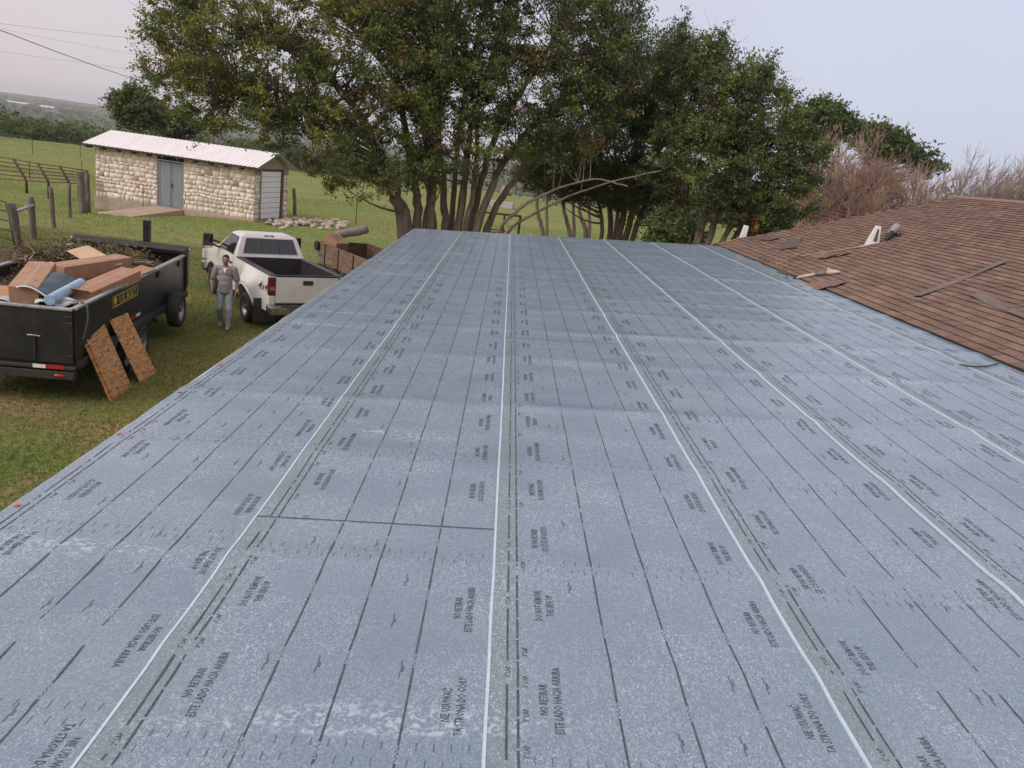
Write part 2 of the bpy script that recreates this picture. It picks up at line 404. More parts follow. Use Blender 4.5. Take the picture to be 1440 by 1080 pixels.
def sheet_mat():
    mt = bpy.data.materials.new('underlayment'); mt.use_nodes = True; t = mt.node_tree; p = t.nodes['Principled BSDF']; L = t.links.new
    g = N(t, 'ShaderNodeNewGeometry'); oi = N(t, 'ShaderNodeObjectInfo')
    def noise(scale, det=4, dist=0., vec=None):
        n = N(t, 'ShaderNodeTexNoise'); n.inputs['Scale'].default_value = scale; n.inputs['Detail'].default_value = det; n.inputs['Distortion'].default_value = dist
        L(vec if vec else g.outputs['Position'], n.inputs['Vector']); return n.outputs['Fac']
    def rng_(v, a, b, c=0., d=1.):
        r = N(t, 'ShaderNodeMapRange'); r.inputs['From Min'].default_value = a; r.inputs['From Max'].default_value = b
        r.inputs['To Min'].default_value = c; r.inputs['To Max'].default_value = d; L(v, r.inputs['Value']); return r.outputs[0]
    def mth(op, a, b):
        m_ = N(t, 'ShaderNodeMath', operation=op)
        for k, x in ((0, a), (1, b)):
            if isinstance(x, (int, float)): m_.inputs[k].default_value = x
            else: L(x, m_.inputs[k])
        return m_.outputs[0]
    def mixc(f, a, b):
        m_ = N(t, 'ShaderNodeMix', data_type='RGBA')
        for k, x in ((6, a), (7, b)):
            if isinstance(x, tuple): m_.inputs[k].default_value = (*x, 1)
            else: L(x, m_.inputs[k])
        L(f, m_.inputs[0]); return m_.outputs[2]
    base = mixc(rng_(noise(1.3, 5), .35, .65), (.172,.228,.288), (.198,.252,.31))
    # greenish tint where a sheet lies double on its neighbour (lap strip)
    at = N(t, 'ShaderNodeAttribute', attribute_name='Col'); sa = N(t, 'ShaderNodeSeparateColor'); L(at.outputs['Color'], sa.inputs[0])
    base = mixc(mth('MULTIPLY', sa.outputs[0], .75), base, (.17,.222,.232))
    # woven squiggles: thin crests of a distorted noise, weave pattern and glints painted white in patches and along creases
    mq = N(t, 'ShaderNodeMapping'); mq.inputs['Scale'].default_value = (1.25, .8, 1); L(g.outputs['Position'], mq.inputs[0])
    sq = noise(74, 1.2, 1.6, mq.outputs[0])
    crest = mth('SUBTRACT', 1.0, mth('ABSOLUTE', mth('MULTIPLY', mth('SUBTRACT', sq, .60), 17.0), 0))
    crest = rng_(crest, .1, .75)
    patch = rng_(noise(2.3, 6, .6), .34, .72, .12, .72)
    mp = N(t, 'ShaderNodeMapping'); mp.inputs['Scale'].default_value = (.35, 3.2, 1); L(g.outputs['Position'], mp.inputs[0])
    crease = rng_(noise(1.0, 4, .4, mp.outputs[0]), .60, .68)
    spk = rng_(noise(38, 3, .8), .50, .62)
    whitened = mth('MULTIPLY', crest, patch)
    whitened = mth('MAXIMUM', whitened, mth('MULTIPLY', mth('MULTIPLY', crease, spk), .5))
    colr = mixc(whitened, base, (.60,.68,.75))
    fine = rng_(noise(140, 2), .3, .7, .86, 1.12)
    s_ = N(t, 'ShaderNodeVectorMath', operation='SCALE'); L(colr, s_.inputs[0]); L(fine, s_.inputs['Scale'])
    L(s_.outputs[0], p.inputs['Base Color'])
    p.inputs['Roughness'].default_value = .27; p.inputs['Specular IOR Level'].default_value = .5
    b = N(t, 'ShaderNodeBump'); b.inputs['Distance'].default_value = .0016; b.inputs['Strength'].default_value = .7
    L(mth('ADD', sq, mth('MULTIPLY', noise(9, 4), 1.2)), b.inputs['Height']); L(b.outputs[0], p.inputs['Normal'])
    return mt
M_SHEET = sheet_mat()
M_SELV = mat('selvage_white', (.50,.60,.67), .45, var=.08, scale=20)
M_PRINT = mat('black_print', (.05,.053,.062), .6, var=.25, scale=30, col2=(.085,.095,.11))
M_SCORE = mat('faint_print', (.105,.13,.155), .6, var=.2, scale=30)

# lettering outlines from the built-in typeface
_tc = {}
def glyphs(txt, size, condense=.72, shear=0.0, res=1):
    key = (txt, size, condense, shear)
    if key in _tc: return _tc[key]
    cu = bpy.data.curves.new('t', 'FONT'); cu.body = txt; cu.size = size; cu.resolution_u = res; cu.align_x = 'CENTER'; cu.shear = shear; cu.offset = size*.006
    o = bpy.data.objects.new('t', cu); COL.objects.link(o)
    dg = bpy.context.evaluated_depsgraph_get(); me = bpy.data.meshes.new_from_object(o.evaluated_get(dg))
    V = np.array([v.co[:] for v in me.vertices]) if len(me.vertices) else np.zeros((0, 3))
    F = [tuple(p.vertices) for p in me.polygons]
    bpy.data.objects.remove(o); bpy.data.curves.remove(cu); bpy.data.meshes.remove(me)
    if len(V): V = V*np.array([condense, 1, 1])
    _tc[key] = (V, F); return V, F
PHRASES = [('NO RETIRAR', 'ESTE LADO HACIA ARRIBA'), ('DO NOT REMOVE', 'THIS SIDE UP'),
           ('NE PAS RETIRER', 'CE CÔTÉ AU-DESSUS'), ('NIE USUWAĆ', 'TA STRONA DO GÓRY')]
class Print:
    def __init__(s, k, over=0.0): s.v = []; s.f = []; s.k = k; s.n = 0; s.over = over
    def put(s, P2, faces):
        V = RPn(P2[:, 0], P2[:, 1], s.k, .0011+s.over); s.v.append(V)
        for f in faces: s.f.append(tuple(i+s.n for i in f))
        s.n += len(V)
    def text(s, x, y, txt, size, flip=False, condense=.64):
        V, F = glyphs(txt, size, condense)
        if not len(V): return
        sg = -1 if flip else 1
        s.put(np.stack([x-sg*V[:, 1], y+sg*V[:, 0]], 1), F)      # reads along the sheet
    def seg(s, x, ya, yb, wd):
        n = max(1, int((yb-ya)/.12)); ys = np.linspace(ya, yb, n+1)
        P2 = np.concatenate([np.stack([x-wd/2+0*ys, ys], 1), np.stack([x+wd/2+0*ys, ys], 1)])
        s.put(P2, [(i, n+1+i, n+2+i, i+1) for i in range(n)])
    def build(s, name, mt, parent):
        if not s.v: return
        me = bpy.data.meshes.new(name); me.from_pydata(np.concatenate(s.v).tolist(), [], s.f); me.update()
        return tag(link(name, me, mt, parent), kind='stuff')

def edge_wob(y, k): return .012*(vnoise(y*.55+k*31, y*0+.5, 31)-.5)+.003*(vnoise(y*3.1+k*17, y*0+.5, 32)-.5)
def make_sheet(k, ya, yb, over=0.0):
    x0, x1 = STRIP[k], STRIP[k+1]+.06
    if k == 6: x1 = XU+.02
    nx = 16; ny = int((yb-ya)/.045)
    xs = np.linspace(0, 1, nx+1)*(x1-x0)+x0; ys = np.linspace(ya, yb, ny+1)
    XX, YY = np.meshgrid(xs, ys, indexing='ij')
    wob = edge_wob(YY, k)
    XX = XX+wob*np.where(np.arange(nx+1) == 0, 1, 0)[:, None]
    if k == 0: XX[0] += .014*(vnoise(YY[0]*2.3, YY[0]*0+.5, 33)-.5)*2
    V = RPn(XX, YY, k, over)
    V[..., 2] = np.where(XX > STRIP[k+1], V[..., 2]-.004, V[..., 2])
    lapc = np.clip(1-np.abs((XX-x0)-.055)/.055*1.0, 0, 1); lapc = np.where((XX-x0) < .105, 1.0, 0.0)
    if k == 0: lapc = lapc*0
    n1 = ny+1; i_, j_ = np.meshgrid(np.arange(nx), np.arange(ny), indexing='ij')
    Q = np.stack([i_*n1+j_, (i_+1)*n1+j_, (i_+1)*n1+j_+1, i_*n1+j_+1], -1).reshape(-1, 4)
    cl = np.repeat(lapc.reshape(-1, 1), 3, 1)
    o = np_mesh('underlayment_sheet', V.reshape(-1, 3), Q, M_SHEET, house, col=cl, smooth=True)
    # pale bare edge of the sheet
    if k > 0:
        e = Print(k); wd = .0092 if k < 6 else .005
        n = int((yb-ya)/.05); yy_ = np.linspace(ya, yb, n+1)
        wb = edge_wob(yy_, k)
        e.v = [np.concatenate([RPn(x0+wb-.001, yy_, k, .0016+over), RPn(x0+wb+wd, yy_, k, .0016+over), RPn(x0+wb-.002, yy_, k, -.006)])]
        e.f = [(i, n+1+i, n+2+i, i+1) for i in range(n)]+[(2*n+2+i, i, i+1, 2*n+3+i) for i in range(n)]
        ob = e.build('selvage_edge', M_SELV, o); ob['kind'] = 'part'; del ob['kind']
    pr = Print(k, over); ft = Print(k, over); flip = (k == 0)
    ph = random.Random(k*13+5)
    w_ = STRIP[k+1]-STRIP[k] if k < 6 else 1.14
    # two lap lines
    l1, l2 = x0+.066, x0+.102
    y = ya+ph.uniform(0, .4)
    while y < yb-.1:
        pr.seg(l1, y, min(yb-.02, y+.34), .0068); 
        if y < 9 and y+.5 < yb: pr.text(l1+.009, y+.40, '2" LAP', .024, condense=.8)
        y += .46
    y = ya+ph.uniform(0, .1)
    while y < yb-.1:
        pr.seg(l2, y, min(yb-.02, y+.125), .0074); y += .138
    y = ya+.3
    while y < min(yb-.2, 9):
        pr.text(l2+.034, y, '3" LAP', .026, condense=.8); y += ph.choice([.16, .42, .62])
    # three long broken lines
    if k < 6 or True:
        yph = ph.uniform(0, .43)
        for fr in (.37, .57, .775):
            xx = x0+fr*w_
            if xx > XU-.05: continue
            y = ya+yph-.4
            while y < yb-.05:
                a, b = max(ya+.02, y), min(yb-.02, y+.36)
                if b > a: pr.seg(xx, a, b, .0066+.0035*min(1, max(0, (a-6)/6)))
                if y+.37 > ya and y+.40 < yb and y < 8:
                    for q in range(6): ft.seg(xx+(.002 if q % 2 else -.003), y+.368+q*.010, y+.374+q*.010, .0045)
                y += .435
    # warnings in two columns
    for cx, st in ((x0+.205, 0), (x0+.905*w_, 3)):
        if cx > XU-.1: continue
        y = 2.12+(.02 if st == 0 else -.02)+(0 if k in (1, 2) else ph.uniform(-.3,.3)); q = st
        while y > ya: y -= .56; q -= 1
        y += .56; q += 1
        while y < yb-.2:
            a, b = PHRASES[q % 4]
            if y < 11:
                sz = .041
                pr.text(cx-(-.022 if flip else .022)+.016, y, a, sz, flip); pr.text(cx+(-.024 if flip else .024)+.016, y, b, sz, flip)
            else:
                ft.seg(cx-.012, y-len(a)*.008, y+len(a)*.008, .017); ft.seg(cx+.034, y-len(b)*.008, y+len(b)*.008, .017)
            y += .56; q += 1
    # bands of short ticks across, and lone nail marks
    y = 1.82+(.0 if k == 1 else ph.uniform(-.2,.2))
    while y < min(yb, 12):
        if y > ya+.1:
            for rr_ in range(2):
                xx = x0+.13
                while xx < min(x0+w_-.04, XU-.03):
                    if ph.random() < .85 and y < 7: ft.seg(xx+rr_*.02, y+rr_*.07, y+rr_*.07+.035, .0026)
                    xx += .052
        y += 1.17
    y = ya+.2
    while y < min(yb-.15, 8):
        for fr in (.28, .33, .48, .53, .68, .73, .83):
            if ph.random() < .17:
                xx = x0+fr*w_+ph.uniform(-.01,.01)
                if xx < XU-.05:
                    ft.seg(xx, y, y+.035, .0042); ft.seg(xx, y+.055, y+.085, .0042); ft.seg(xx+.006, y+.03, y+.055, .009)
        y += .29
    pr.build('printed_lettering', M_PRINT, o); ft.build('printed_mark', M_SCORE, o)
    return o
M_CUT = mat('cut_edge', (.04,.045,.05), .7)
for k in range(7):
    if k == 1: cuts = [Y0, 3.29, Y1]
    elif k == 2: cuts = [Y0, 7.42, Y1]
    elif k == 4: cuts = [Y0, 9.6, Y1]
    else: cuts = [Y0, Y1]
    for a, b in zip(cuts[:-1], cuts[1:]):
        o = make_sheet(k, a, b+(.05 if b < Y1 else 0), over=(.0 if b == Y1 else .0028))
        if b < Y1:     # the dark cut end of the sheet at its end lap
            e = Print(k); xs = np.linspace(STRIP[k]+.005, STRIP[k+1]-.005, 20); yc = b+.05
            e.v = [np.concatenate([RPn(xs, yc+0*xs-.003, k, .0062), RPn(xs, yc+0*xs+.0028+.0009*b, k, .0055)])]
            e.f = [(i, i+1, 21+i, 20+i) for i in range(19)]
            ob = e.build('cut_end', M_CUT, o); del ob['kind']

# deck, eave edge, walls
MB().hexa([(XE+.02,Y0,zroof(XE)-.03),(XU+.05,Y0,zroof(XU)-.03),(XU+.05,Y1-.01,zroof(XU)-.03),(XE+.02,Y1-.01,zroof(XE)-.03),
           (XE+.02,Y0,zroof(XE)-.008),(XU+.05,Y0,zroof(XU)-.008),(XU+.05,Y1-.01,zroof(XU)-.008),(XE+.02,Y1-.01,zroof(XE)-.008)]).build('roof_deck', M_FRESHWOOD, house)
b = MB(); b.box((XE-.012,Y0,zroof(XE)-.055),(XE+.012,Y1,zroof(XE)-.004)); b.build('drip_edge', M_WHITE, house)
b = MB(); b.hexa([(XE-.01,Y1-.008,zroof(XE)-.055),(XU,Y1-.008,zroof(XU)-.055),(XU,Y1+.012,zroof(XU)-.055),(XE-.01,Y1+.012,zroof(XE)-.055),
                  (XE-.01,Y1-.008,zroof(XE)-.003),(XU,Y1-.008,zroof(XU)-.003),(XU,Y1+.012,zroof(XU)-.003),(XE-.01,Y1+.012,zroof(XE)-.003)]); b.build('drip_edge', M_WHITE, house)
MB().box((XE+.015,Y0,zroof(XE)-.22),(XE+.05,Y1-.05,zroof(XE)-.03)).build('fascia_board', mat('trim_paint', (.55,.5,.43), .6), house)
M_SIDING = mat('tan_siding', (.42,.36,.29), .75, var=.08, scale=3)
MB().box((-1.62,Y0+.3,-.2),(5.2,18.3,zroof(-1.7)-.04)).build('wall', M_SIDING, house)
for q in range(13):
    MB().box((-1.645,Y0+.3,.1+.2*q),(-1.622,18.3,.285+.2*q)).build('siding_board', M_SIDING, house)

# ---- brown shingled roof
PB = math.radians(18.4); TB = math.tan(PB); XB, ZB = 5.15, zroof(5.15)+.012; XR = 10.72; YB1 = 19.35
def zb(x): return ZB+TB*(x-XB)
def onb(px, py): return onplane(px, py, (XB,0,ZB), (-math.sin(PB),0,math.cos(PB)))
M_SHIN = mat_attr('asphalt_shingle', .9, 0, bump=.004, bscale=160, var=.16, vscale=30, spec=.2)
sroof = MB().hexa([(XB-.02,Y0,zb(XB-.02)-.08),(XR,Y0,zb(XR)-.08),(XR,YB1-.05,zb(XR)-.08),(XB-.02,YB1-.05,zb(XB-.02)-.08),
                   (XB-.02,Y0,zb(XB-.02)-.012),(XR,Y0,zb(XR)-.012),(XR,YB1-.05,zb(XR)-.012),(XB-.02,YB1-.05,zb(XB-.02)-.012)]).build('shingle_roof', mat('shingle_base', (.035,.025,.022), .9), house)
EXPO, TAB = .142, .305
def shingle_mesh(nm, c, L=.21, wd=TAB-.010, th=.017, warp=0.0):
    me = MB().add([(0,0,0),(L,0,-.006),(L,wd,-.006),(0,wd,0),(0,0,th+warp),(L,0,.0),(L,wd,.0),(0,wd,th),(0,0,0),(0,wd,0),(0,0,th+warp),(0,wd,th)],
                  [(4,5,6,7),(0,1,5,4),(2,3,7,6),(9,8,10,11)]).mesh(nm)
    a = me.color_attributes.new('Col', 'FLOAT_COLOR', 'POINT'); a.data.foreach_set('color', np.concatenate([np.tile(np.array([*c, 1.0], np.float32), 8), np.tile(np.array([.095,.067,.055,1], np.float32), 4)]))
    me.materials.append(M_SHIN); return me
def shin_col():
    k = random.random()
    c = np.array((.205,.134,.102))*random.uniform(.84,1.16)
    if k < .10: c = np.array((.165,.108,.085))*random.uniform(.8,1.1)
    elif k > .93: c = np.array((.26,.155,.108))*random.uniform(.95,1.1)
    return tuple(c)
variants = [shingle_mesh('shingle', shin_col(), warp=random.choice([0,0,0,.004,.009])) for _ in range(16)]
tabs = []
nrow = int((XR-XB)/math.cos(PB)/EXPO)
for r in range(nrow):
    s0 = r*EXPO; off = (r % 2)*TAB/2+random.uniform(-.015,.015)
    y = Y0-off
    while y+TAB < YB1:
        x = XB+(s0-.0)*math.cos(PB); tabs.append((x, y, zb(x)+.0)); y += TAB
def bleach(x, y):   # a paler tan patch of weathered granules
    d = ((x-6.5)/.9)**2+((y-8.3)/1.4)**2
    return max(0, 1-d)
T = np.array(tabs); cen = T+np.array([.07,TAB/2,.02]); d = cen-CAM; cc = (CR.T@d.T).T
px, py = 720+FPX*cc[:, 0]/cc[:, 2], 540+FPX*cc[:, 1]/cc[:, 2]
vis = (cc[:, 2] > 0) & (px > -20) & (px < 1455) & (py > 240) & (py < 560)
dist = np.where(vis, np.linalg.norm(d, axis=1), 1e9); near = set(np.argsort(dist)[:300].tolist())
rotS = Matrix.Rotation(-PB, 4, 'Y')
V8 = np.array([v.co[:] for v in variants[0].vertices]); Rm = np.array(rotS.to_3x3())
sv, sf, scol = [], [], []
for i, (x, y, z) in enumerate(tabs):
    if i in near:
        o = bpy.data.objects.new('shingle', random.choice(variants)); COL.objects.link(o); o.parent = sroof
        o.matrix_local = Matrix.Translation((x, y, z+random.uniform(0,.002))) @ rotS @ Matrix.Rotation(random.gauss(0,.004), 4, 'Z')
    else:
        vv = V8.copy(); vv[[4,10], 2] += random.choice([0,0,0,.003,.006]); vv[[7,11], 2] += random.choice([0,0,0,.003])
        n0 = len(sv)*12; sv.append(vv@Rm.T+np.array([x, y, z+random.uniform(0,.002)]))
        c = np.array(shin_col()); bl = bleach(x, y); c = c*(1-bl)+np.array((.40,.26,.17))*bl
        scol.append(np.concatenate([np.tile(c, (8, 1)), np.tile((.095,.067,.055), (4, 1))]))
        sf += [(4+n0,5+n0,6+n0,7+n0),(n0,1+n0,5+n0,4+n0),(2+n0,3+n0,7+n0,6+n0),(9+n0,8+n0,10+n0,11+n0)]
tag(np_mesh('shingle_rows', np.concatenate(sv), np.array(sf), M_SHIN, sroof, col=np.concatenate(scol)), kind='stuff')
cap = bpy.data.meshes.new('ridge_cap')
cm_ = MB().add([(-.15,0,-.052),(0,0,0),(.15,0,-.052),(-.15,.2,-.045),(0,.2,.008),(.15,.2,-.045),(-.15,0,-.04),(0,0,.012),(.15,0,-.04),(-.15,.2,-.03),(0,.2,.022),(.15,.2,-.03)],
               [(6,7,10,9),(7,8,11,10),(0,1,7,6),(1,2,8,7),(3,9,10,4),(4,10,11,5),(0,6,9,3),(2,5,11,8)]).mesh('ridge_cap')
cm_.materials.append(M_SHIN); a = cm_.color_attributes.new('Col', 'FLOAT_COLOR', 'POINT'); a.data.foreach_set('color', np.tile(np.array([.26,.16,.12,1], np.float32), 12))
y = YB1-.2
while y > Y0:
    o = link('ridge_cap', cm_, None, sroof); o.location = (XR, y, zb(XR)+.012); y -= .185
# far slope of the main roof and its walls (out of sight from here)
XF = 2*XR-XB
MB().hexa([(XR,Y0,zb(XR)-.07),(XF,Y0,ZB-.07),(XF,YB1,ZB-.07),(XR,YB1,zb(XR)-.07),(XR,Y0,zb(XR)),(XF,Y0,ZB),(XF,YB1,ZB),(XR,YB1,zb(XR))]).build('far_roof_slope', mat('brown_roofing', (.16,.083,.058), .9, var=.2, scale=8), house)
b = MB(); b.prism([(5.25,-.2),(XF-.4,-.2),(XF-.4,ZB-.25),(XR,zb(XR)-.2),(5.25,ZB-.12)], Y0+.3, 18.7, 'y'); b.build('wall', M_SIDING, house)
MB().hexa([(XB,YB1-.05,zb(XB)-.14),(XR,YB1-.05,zb(XR)-.14),(XR,YB1-.01,zb(XR)-.14),(XB,YB1-.01,zb(XB)-.14),(XB,YB1-.05,zb(XB)-.016),(XR,YB1-.05,zb(XR)-.016),(XR,YB1-.01,zb(XR)-.016),(XB,YB1-.01,zb(XB)-.016)]).build('rake_board', M_WOOD, house)

# ---- fittings on the roof
b_ = onb(1044,334); c_ = MB(); c_.hexa([(-.07,-.06,-.03),(.07,-.06,-.0),(.07,.06,0),(-.07,.06,-.03),(-.055,-.05,.3),(.055,-.05,.3),(.055,.05,.3),(-.055,.05,.3)])
vp = c_.build('vent_pipe', M_WHITE, house, bevel=.01); vp.location = b_; vp.rotation_euler = (0,.12,0)
MB().box((-.12,-.12,-.012),(.14,.12,.004)).build('flashing', M_STEEL, vp).rotation_euler = (0,-PB,0)
b_ = onb(1227,344)
c_ = MB(); c_.hexa([(-.16,-.02,-.05),(.14,-.02,.04),(.16,.14,.04),(-.14,.14,-.05),(-.055,.03,.42),(.075,.03,.43),(.08,.1,.43),(-.05,.1,.42)])
vf = c_.build('vent_flashing', M_WHITE, house, bevel=.012); vf.location = b_; vf.rotation_euler = (0,.1,0); vf.scale = (.82,.82,.85)
MB().hexa([(-.02,-.035,.08),(.06,-.035,.1),(.06,.0,.1),(-.02,.0,.08),(.0,.005,.36),(.03,.005,.36),(.03,.02,.36),(.0,.02,.36)]).build('vent_slot', mat('dark_slot', (.08,.08,.085), .7), vf)
# red plastic cap nails near the eave
M_RED = mat('red_plastic', (.62,.07,.06), .45, var=.1)
for (qx, qy) in ((12,713),(160,613),(243,553),(303,514)):
    p_ = onplane(qx, qy, (0,0,ZR0), (-TP,0,1)); xx = max(p_[0], XE+.03); zz = float(RPn(xx, p_[1], 0, .002)[2])
    c_ = MB(); c_.lathe([(0,.011),(.002,.012),(.004,.006),(.006,.003)], 12, 'z'); c_.quad((.0,-.006,.003),(.022,-.008,.006),(.022,.006,.007),(.0,.008,.003))
    o = c_.build('cap_nail', M_RED, house); o.location = (xx, p_[1], zz); o.rotation_euler = (0,-math.radians(4.2),random.uniform(-.5,.5))
# ================================================================== STONE SHED
RC = atz(357, 309, .12)                       # front right corner at the foot of the stones
SA = math.radians(100); hv = np.array([math.sin(SA), math.cos(SA), 0]); lv = np.array([-hv[1], hv[0], 0])
SL, SW, SH = 9.0, 3.7, 2.62
shed = thing('stone_shed', 'pale limestone shed with white metal roof, blue-grey double door and concrete ramp', 'shed', (RC[0], RC[1], .12), math.atan2(hv[1], hv[0]))
# local frame: x along the front from 0 (right end) to -SL (left end), y back, z up
M_MORTAR = mat('mortar', (.47,.395,.33), .9, var=.12, scale=4)
M_STONE = mat_attr('limestone', .85, 0, bump=.008, bscale=14, var=.15, vscale=9)
DX0, DX1, DH = -5.45, -3.95, 2.25              # double door
b = MB(); b.box((-SL,0,-.1),(DX0,.25,SH)); b.box((DX1,0,-.1),(0,.25,SH)); b.box((DX0,.0,DH+.28),(DX1,.25,SH)); b.box((-SL,SW-.25,-.1),(0,SW,SH)); b.box((-SL,.25,-.1),(-SL+.25,SW-.25,SH))
b.box((-.25,.25,-.1),(0,.55,SH)); b.box((-.25,3.1,-.1),(0,SW-.25,SH)); b.build('wall', M_MORTAR, shed)
def stones(nm, u0, u1, v0, v1, place, holes=()):
    vs, fs, cs = [], [], []; n = 0; v = v0
    while v < v1-.03:
        h = min(random.uniform(.10,.28), v1-v); u = u0+random.uniform(-.1,0)
        while u < u1-.02:
            L_ = random.uniform(.14,.46); a, bb = max(u,u0), min(u+L_,u1); u += L_
            if bb-a < .05: continue
            skip = any(a < hx1 and bb > hx0 and v < hv1 and v+h > hv0 for hx0, hx1, hv0, hv1 in holes)
            if skip:
                for hx0, hx1, hv0, hv1 in holes:
                    if v < hv1 and v+h > hv0:
                        if a < hx0 < bb: bb = hx0; skip = False
                        elif a < hx1 < bb: a = hx1; skip = False
                if skip or bb-a < .05: continue
            g = .012; j = lambda s_=.03: random.uniform(-s_, s_)
            out = random.uniform(.012,.03)
            q = [(a+g+j(),v+g+j()),(bb-g+j(),v+g+j()),(bb-g+j(),v+h-g+j()),(a+g+j(),v+h-g+j())]
            q = [(p[0], p[1]+.11*(float(vnoise(p[0]*1.3+40, p[1]*1.1+40, 61))-.5) if v0+.25 < p[1] < v1-.25 else p[1]) for p in q]
            mx_, my_ = (a+bb)/2, sum(p[1] for p in q)/4
            inn = [(mx_+(p[0]-mx_)*.9, my_+(p[1]-my_)*.86) for p in q]
            vs += [place(p[0], p[1], -.01) for p in q]+[place(p[0], p[1], out+j(.012)) for p in inn]
            fs += [(n+4,n+5,n+6,n+7)]+[(n+i,n+(i+1) % 4,n+4+(i+1) % 4,n+4+i) for i in range(4)]; n += 8
            k = random.random(); c = np.array((.73,.64,.56))*random.uniform(.82,1.08)
            if k < .035: c = np.array((.40,.23,.15))*random.uniform(.8,1.2)
            elif k < .2: c = np.array((.60,.49,.40))*random.uniform(.85,1.05)
            elif k > .85: c = np.array((.80,.72,.63))
            cs.append(np.tile(c, (8, 1)))
        v += h
    o = np_mesh(nm, np.array(vs), np.array(fs), M_STONE, shed, col=np.concatenate(cs)); return tag(o, kind='stuff')
stones('stone_facing', -SL, .0, 0, SH, lambda u, v, o: (u, -o, v), holes=[(DX0, DX1, -1, SH)])
stones('stone_facing', 0, SW, 0, SH-.35, lambda u, v, o: (o, u, v), holes=[(.5, 3.15, -1, 5)])
# foundation plinth, deeper where the land falls away
b = MB(); b.hexa([(-SL-.06,-.08,-1.0),(DX0,-.08,-.9),(DX0,.2,-.9),(-SL-.06,.2,-1.0),(-SL-.06,-.075,.0),(DX0,-.075,.0),(DX0,.2,.0),(-SL-.06,.2,.0)])
b.hexa([(DX0+.002,-.08,-.9),(.05,-.08,-.6),(.05,.2,-.6),(DX0+.002,.2,-.9),(DX0+.002,-.075,-.02),(.05,-.075,-.02),(.05,.2,-.02),(DX0+.002,.2,-.02)])
b.box((-.2,.21,-.6),(.06,SW,-.03)); b.box((-SL-.06,.21,-1.),(-SL+.2,SW,-.01)); b.build('foundation', M_CONC, shed, bevel=.02)
# doors
M_DOOR = mat('grey_blue_door', (.23,.27,.30), .45, metal=.3, var=.12, scale=2, stretch=(4,1,.4))
for s_ in (0, 1):
    x0 = DX0+.05+s_*.70; d_ = MB(); d_.box((x0+.006,.05,-.0),(x0+.694,.09,DH)); 
    d_.box((x0+.02,.035,.05),(x0+.09,.05,DH-.05)); d_.box((x0+.61,.035,.05),(x0+.68,.05,DH-.05))
    d_ = d_.build('door_leaf', M_DOOR, shed, bevel=.006)
    if s_: MB().box((x0+.05,.0,1.0),(x0+.09,.035,1.22)).build('handle', M_RUST, d_)
b = MB(); b.box((DX0,.02,-.02),(DX0+.05,.12,DH+.05)); b.box((DX1-.05,.02,-.02),(DX1,.12,DH+.05)); b.box((DX0,.015,DH+.05),(DX1,.13,DH+.10)); b.build('door_frame', M_STEEL, shed)
MB().box((DX0,.06,DH+.101),(DX1,.2,SH+.1)).build('lintel_opening', mat('dark_gap', (.03,.022,.018), .9), shed)
# end wall with a roller door
rd = MB()
for q in range(9): rd.box((.0,.62,q*.27+.01),(.03,2.78,q*.27+.262))
rdo = rd.build('roller_door', mat('roller_white', (.80,.78,.75), .5, var=.05, scale=2), shed, bevel=.008)
MB().box((-.1,.52,-.02),(.05,.615,2.52)).build('door_frame', M_STEEL, shed)
MB().box((-.1,2.8,-.02),(.09,3.02,2.52)).build('door_post', mat('red_brown_post', (.16,.065,.045), .8, var=.2), shed)
MB().box((-.15,.55,2.44),(.04,3.1,2.56)).build('door_frame', M_RUST, shed)
b = MB(); b.prism([(0,SH-.36),(SW,SH-.36),(SW,SH),(SW/2,SH+.66),(0,SH)], -.12, .02, 'x'); b.build('gable_panel', mat('gable_board', (.30,.25,.2), .8, var=.12, scale=2), shed)
# roof: white metal panels, gable, ridge along the length
M_ROOFW = mat('white_roof_metal', (.80,.75,.745), .45, var=.05, scale=2, col2=(.74,.69,.68), stretch=(1,.2,1))
RZ = SH+.78; EO = .42; ez = SH+.02
npan = 10; x0s = np.linspace(-SL-.45, .32, npan+1)
roof = MB().hexa([(-SL-.42,-EO+.04,ez-.09),(.3,-EO+.04,ez-.09),(.3,SW/2,RZ-.13),(-SL-.42,SW/2,RZ-.13),(-SL-.42,-EO+.04,ez-.03),(.3,-EO+.04,ez-.03),(.3,SW/2,RZ-.04),(-SL-.42,SW/2,RZ-.04)]).build('roof', M_WOOD, shed)
for q in range(npan):
    a, c = x0s[q], x0s[q+1]
    p_ = MB()
    for (ya, za, yb_, zb_) in ((-EO, ez, SW/2, RZ), (SW+EO, ez, SW/2+.002, RZ)):
        n_ = 4
        for r in range(n_):
            xa = a+(c-a)*r/n_; xb_ = a+(c-a)*(r+1)/n_; w3 = .03
            for (u, v, h0, h1) in ((xa, xa+w3, 0, .022), (xa+w3, xa+2*w3, .022, .022), (xa+2*w3, xa+3*w3, .022, 0), (xa+3*w3, xb_, 0, 0)):
                p_.quad((u,ya,za+h0),(v,ya,za+h1),(v,yb_,zb_+h1),(u,yb_,zb_+h0))
    p_.build('roof_panel', M_ROOFW, roof, solid=.004)
MB().box((-SL-.45,-EO-.01,ez-.07),(.33,-EO+.012,ez-.004)).build('eave_trim', mat('dark_trim', (.06,.05,.045), .7), roof)
MB().hexa([(.3,-EO,ez-.09),(.34,-EO,ez-.09),(.34,SW/2,RZ-.10),(.3,SW/2,RZ-.10),(.3,-EO,ez+.0),(.34,-EO,ez+.0),(.34,SW/2,RZ+.0),(.3,SW/2,RZ+.0)]).build('rake_trim', mat('grey_trim', (.22,.2,.19), .6), roof)
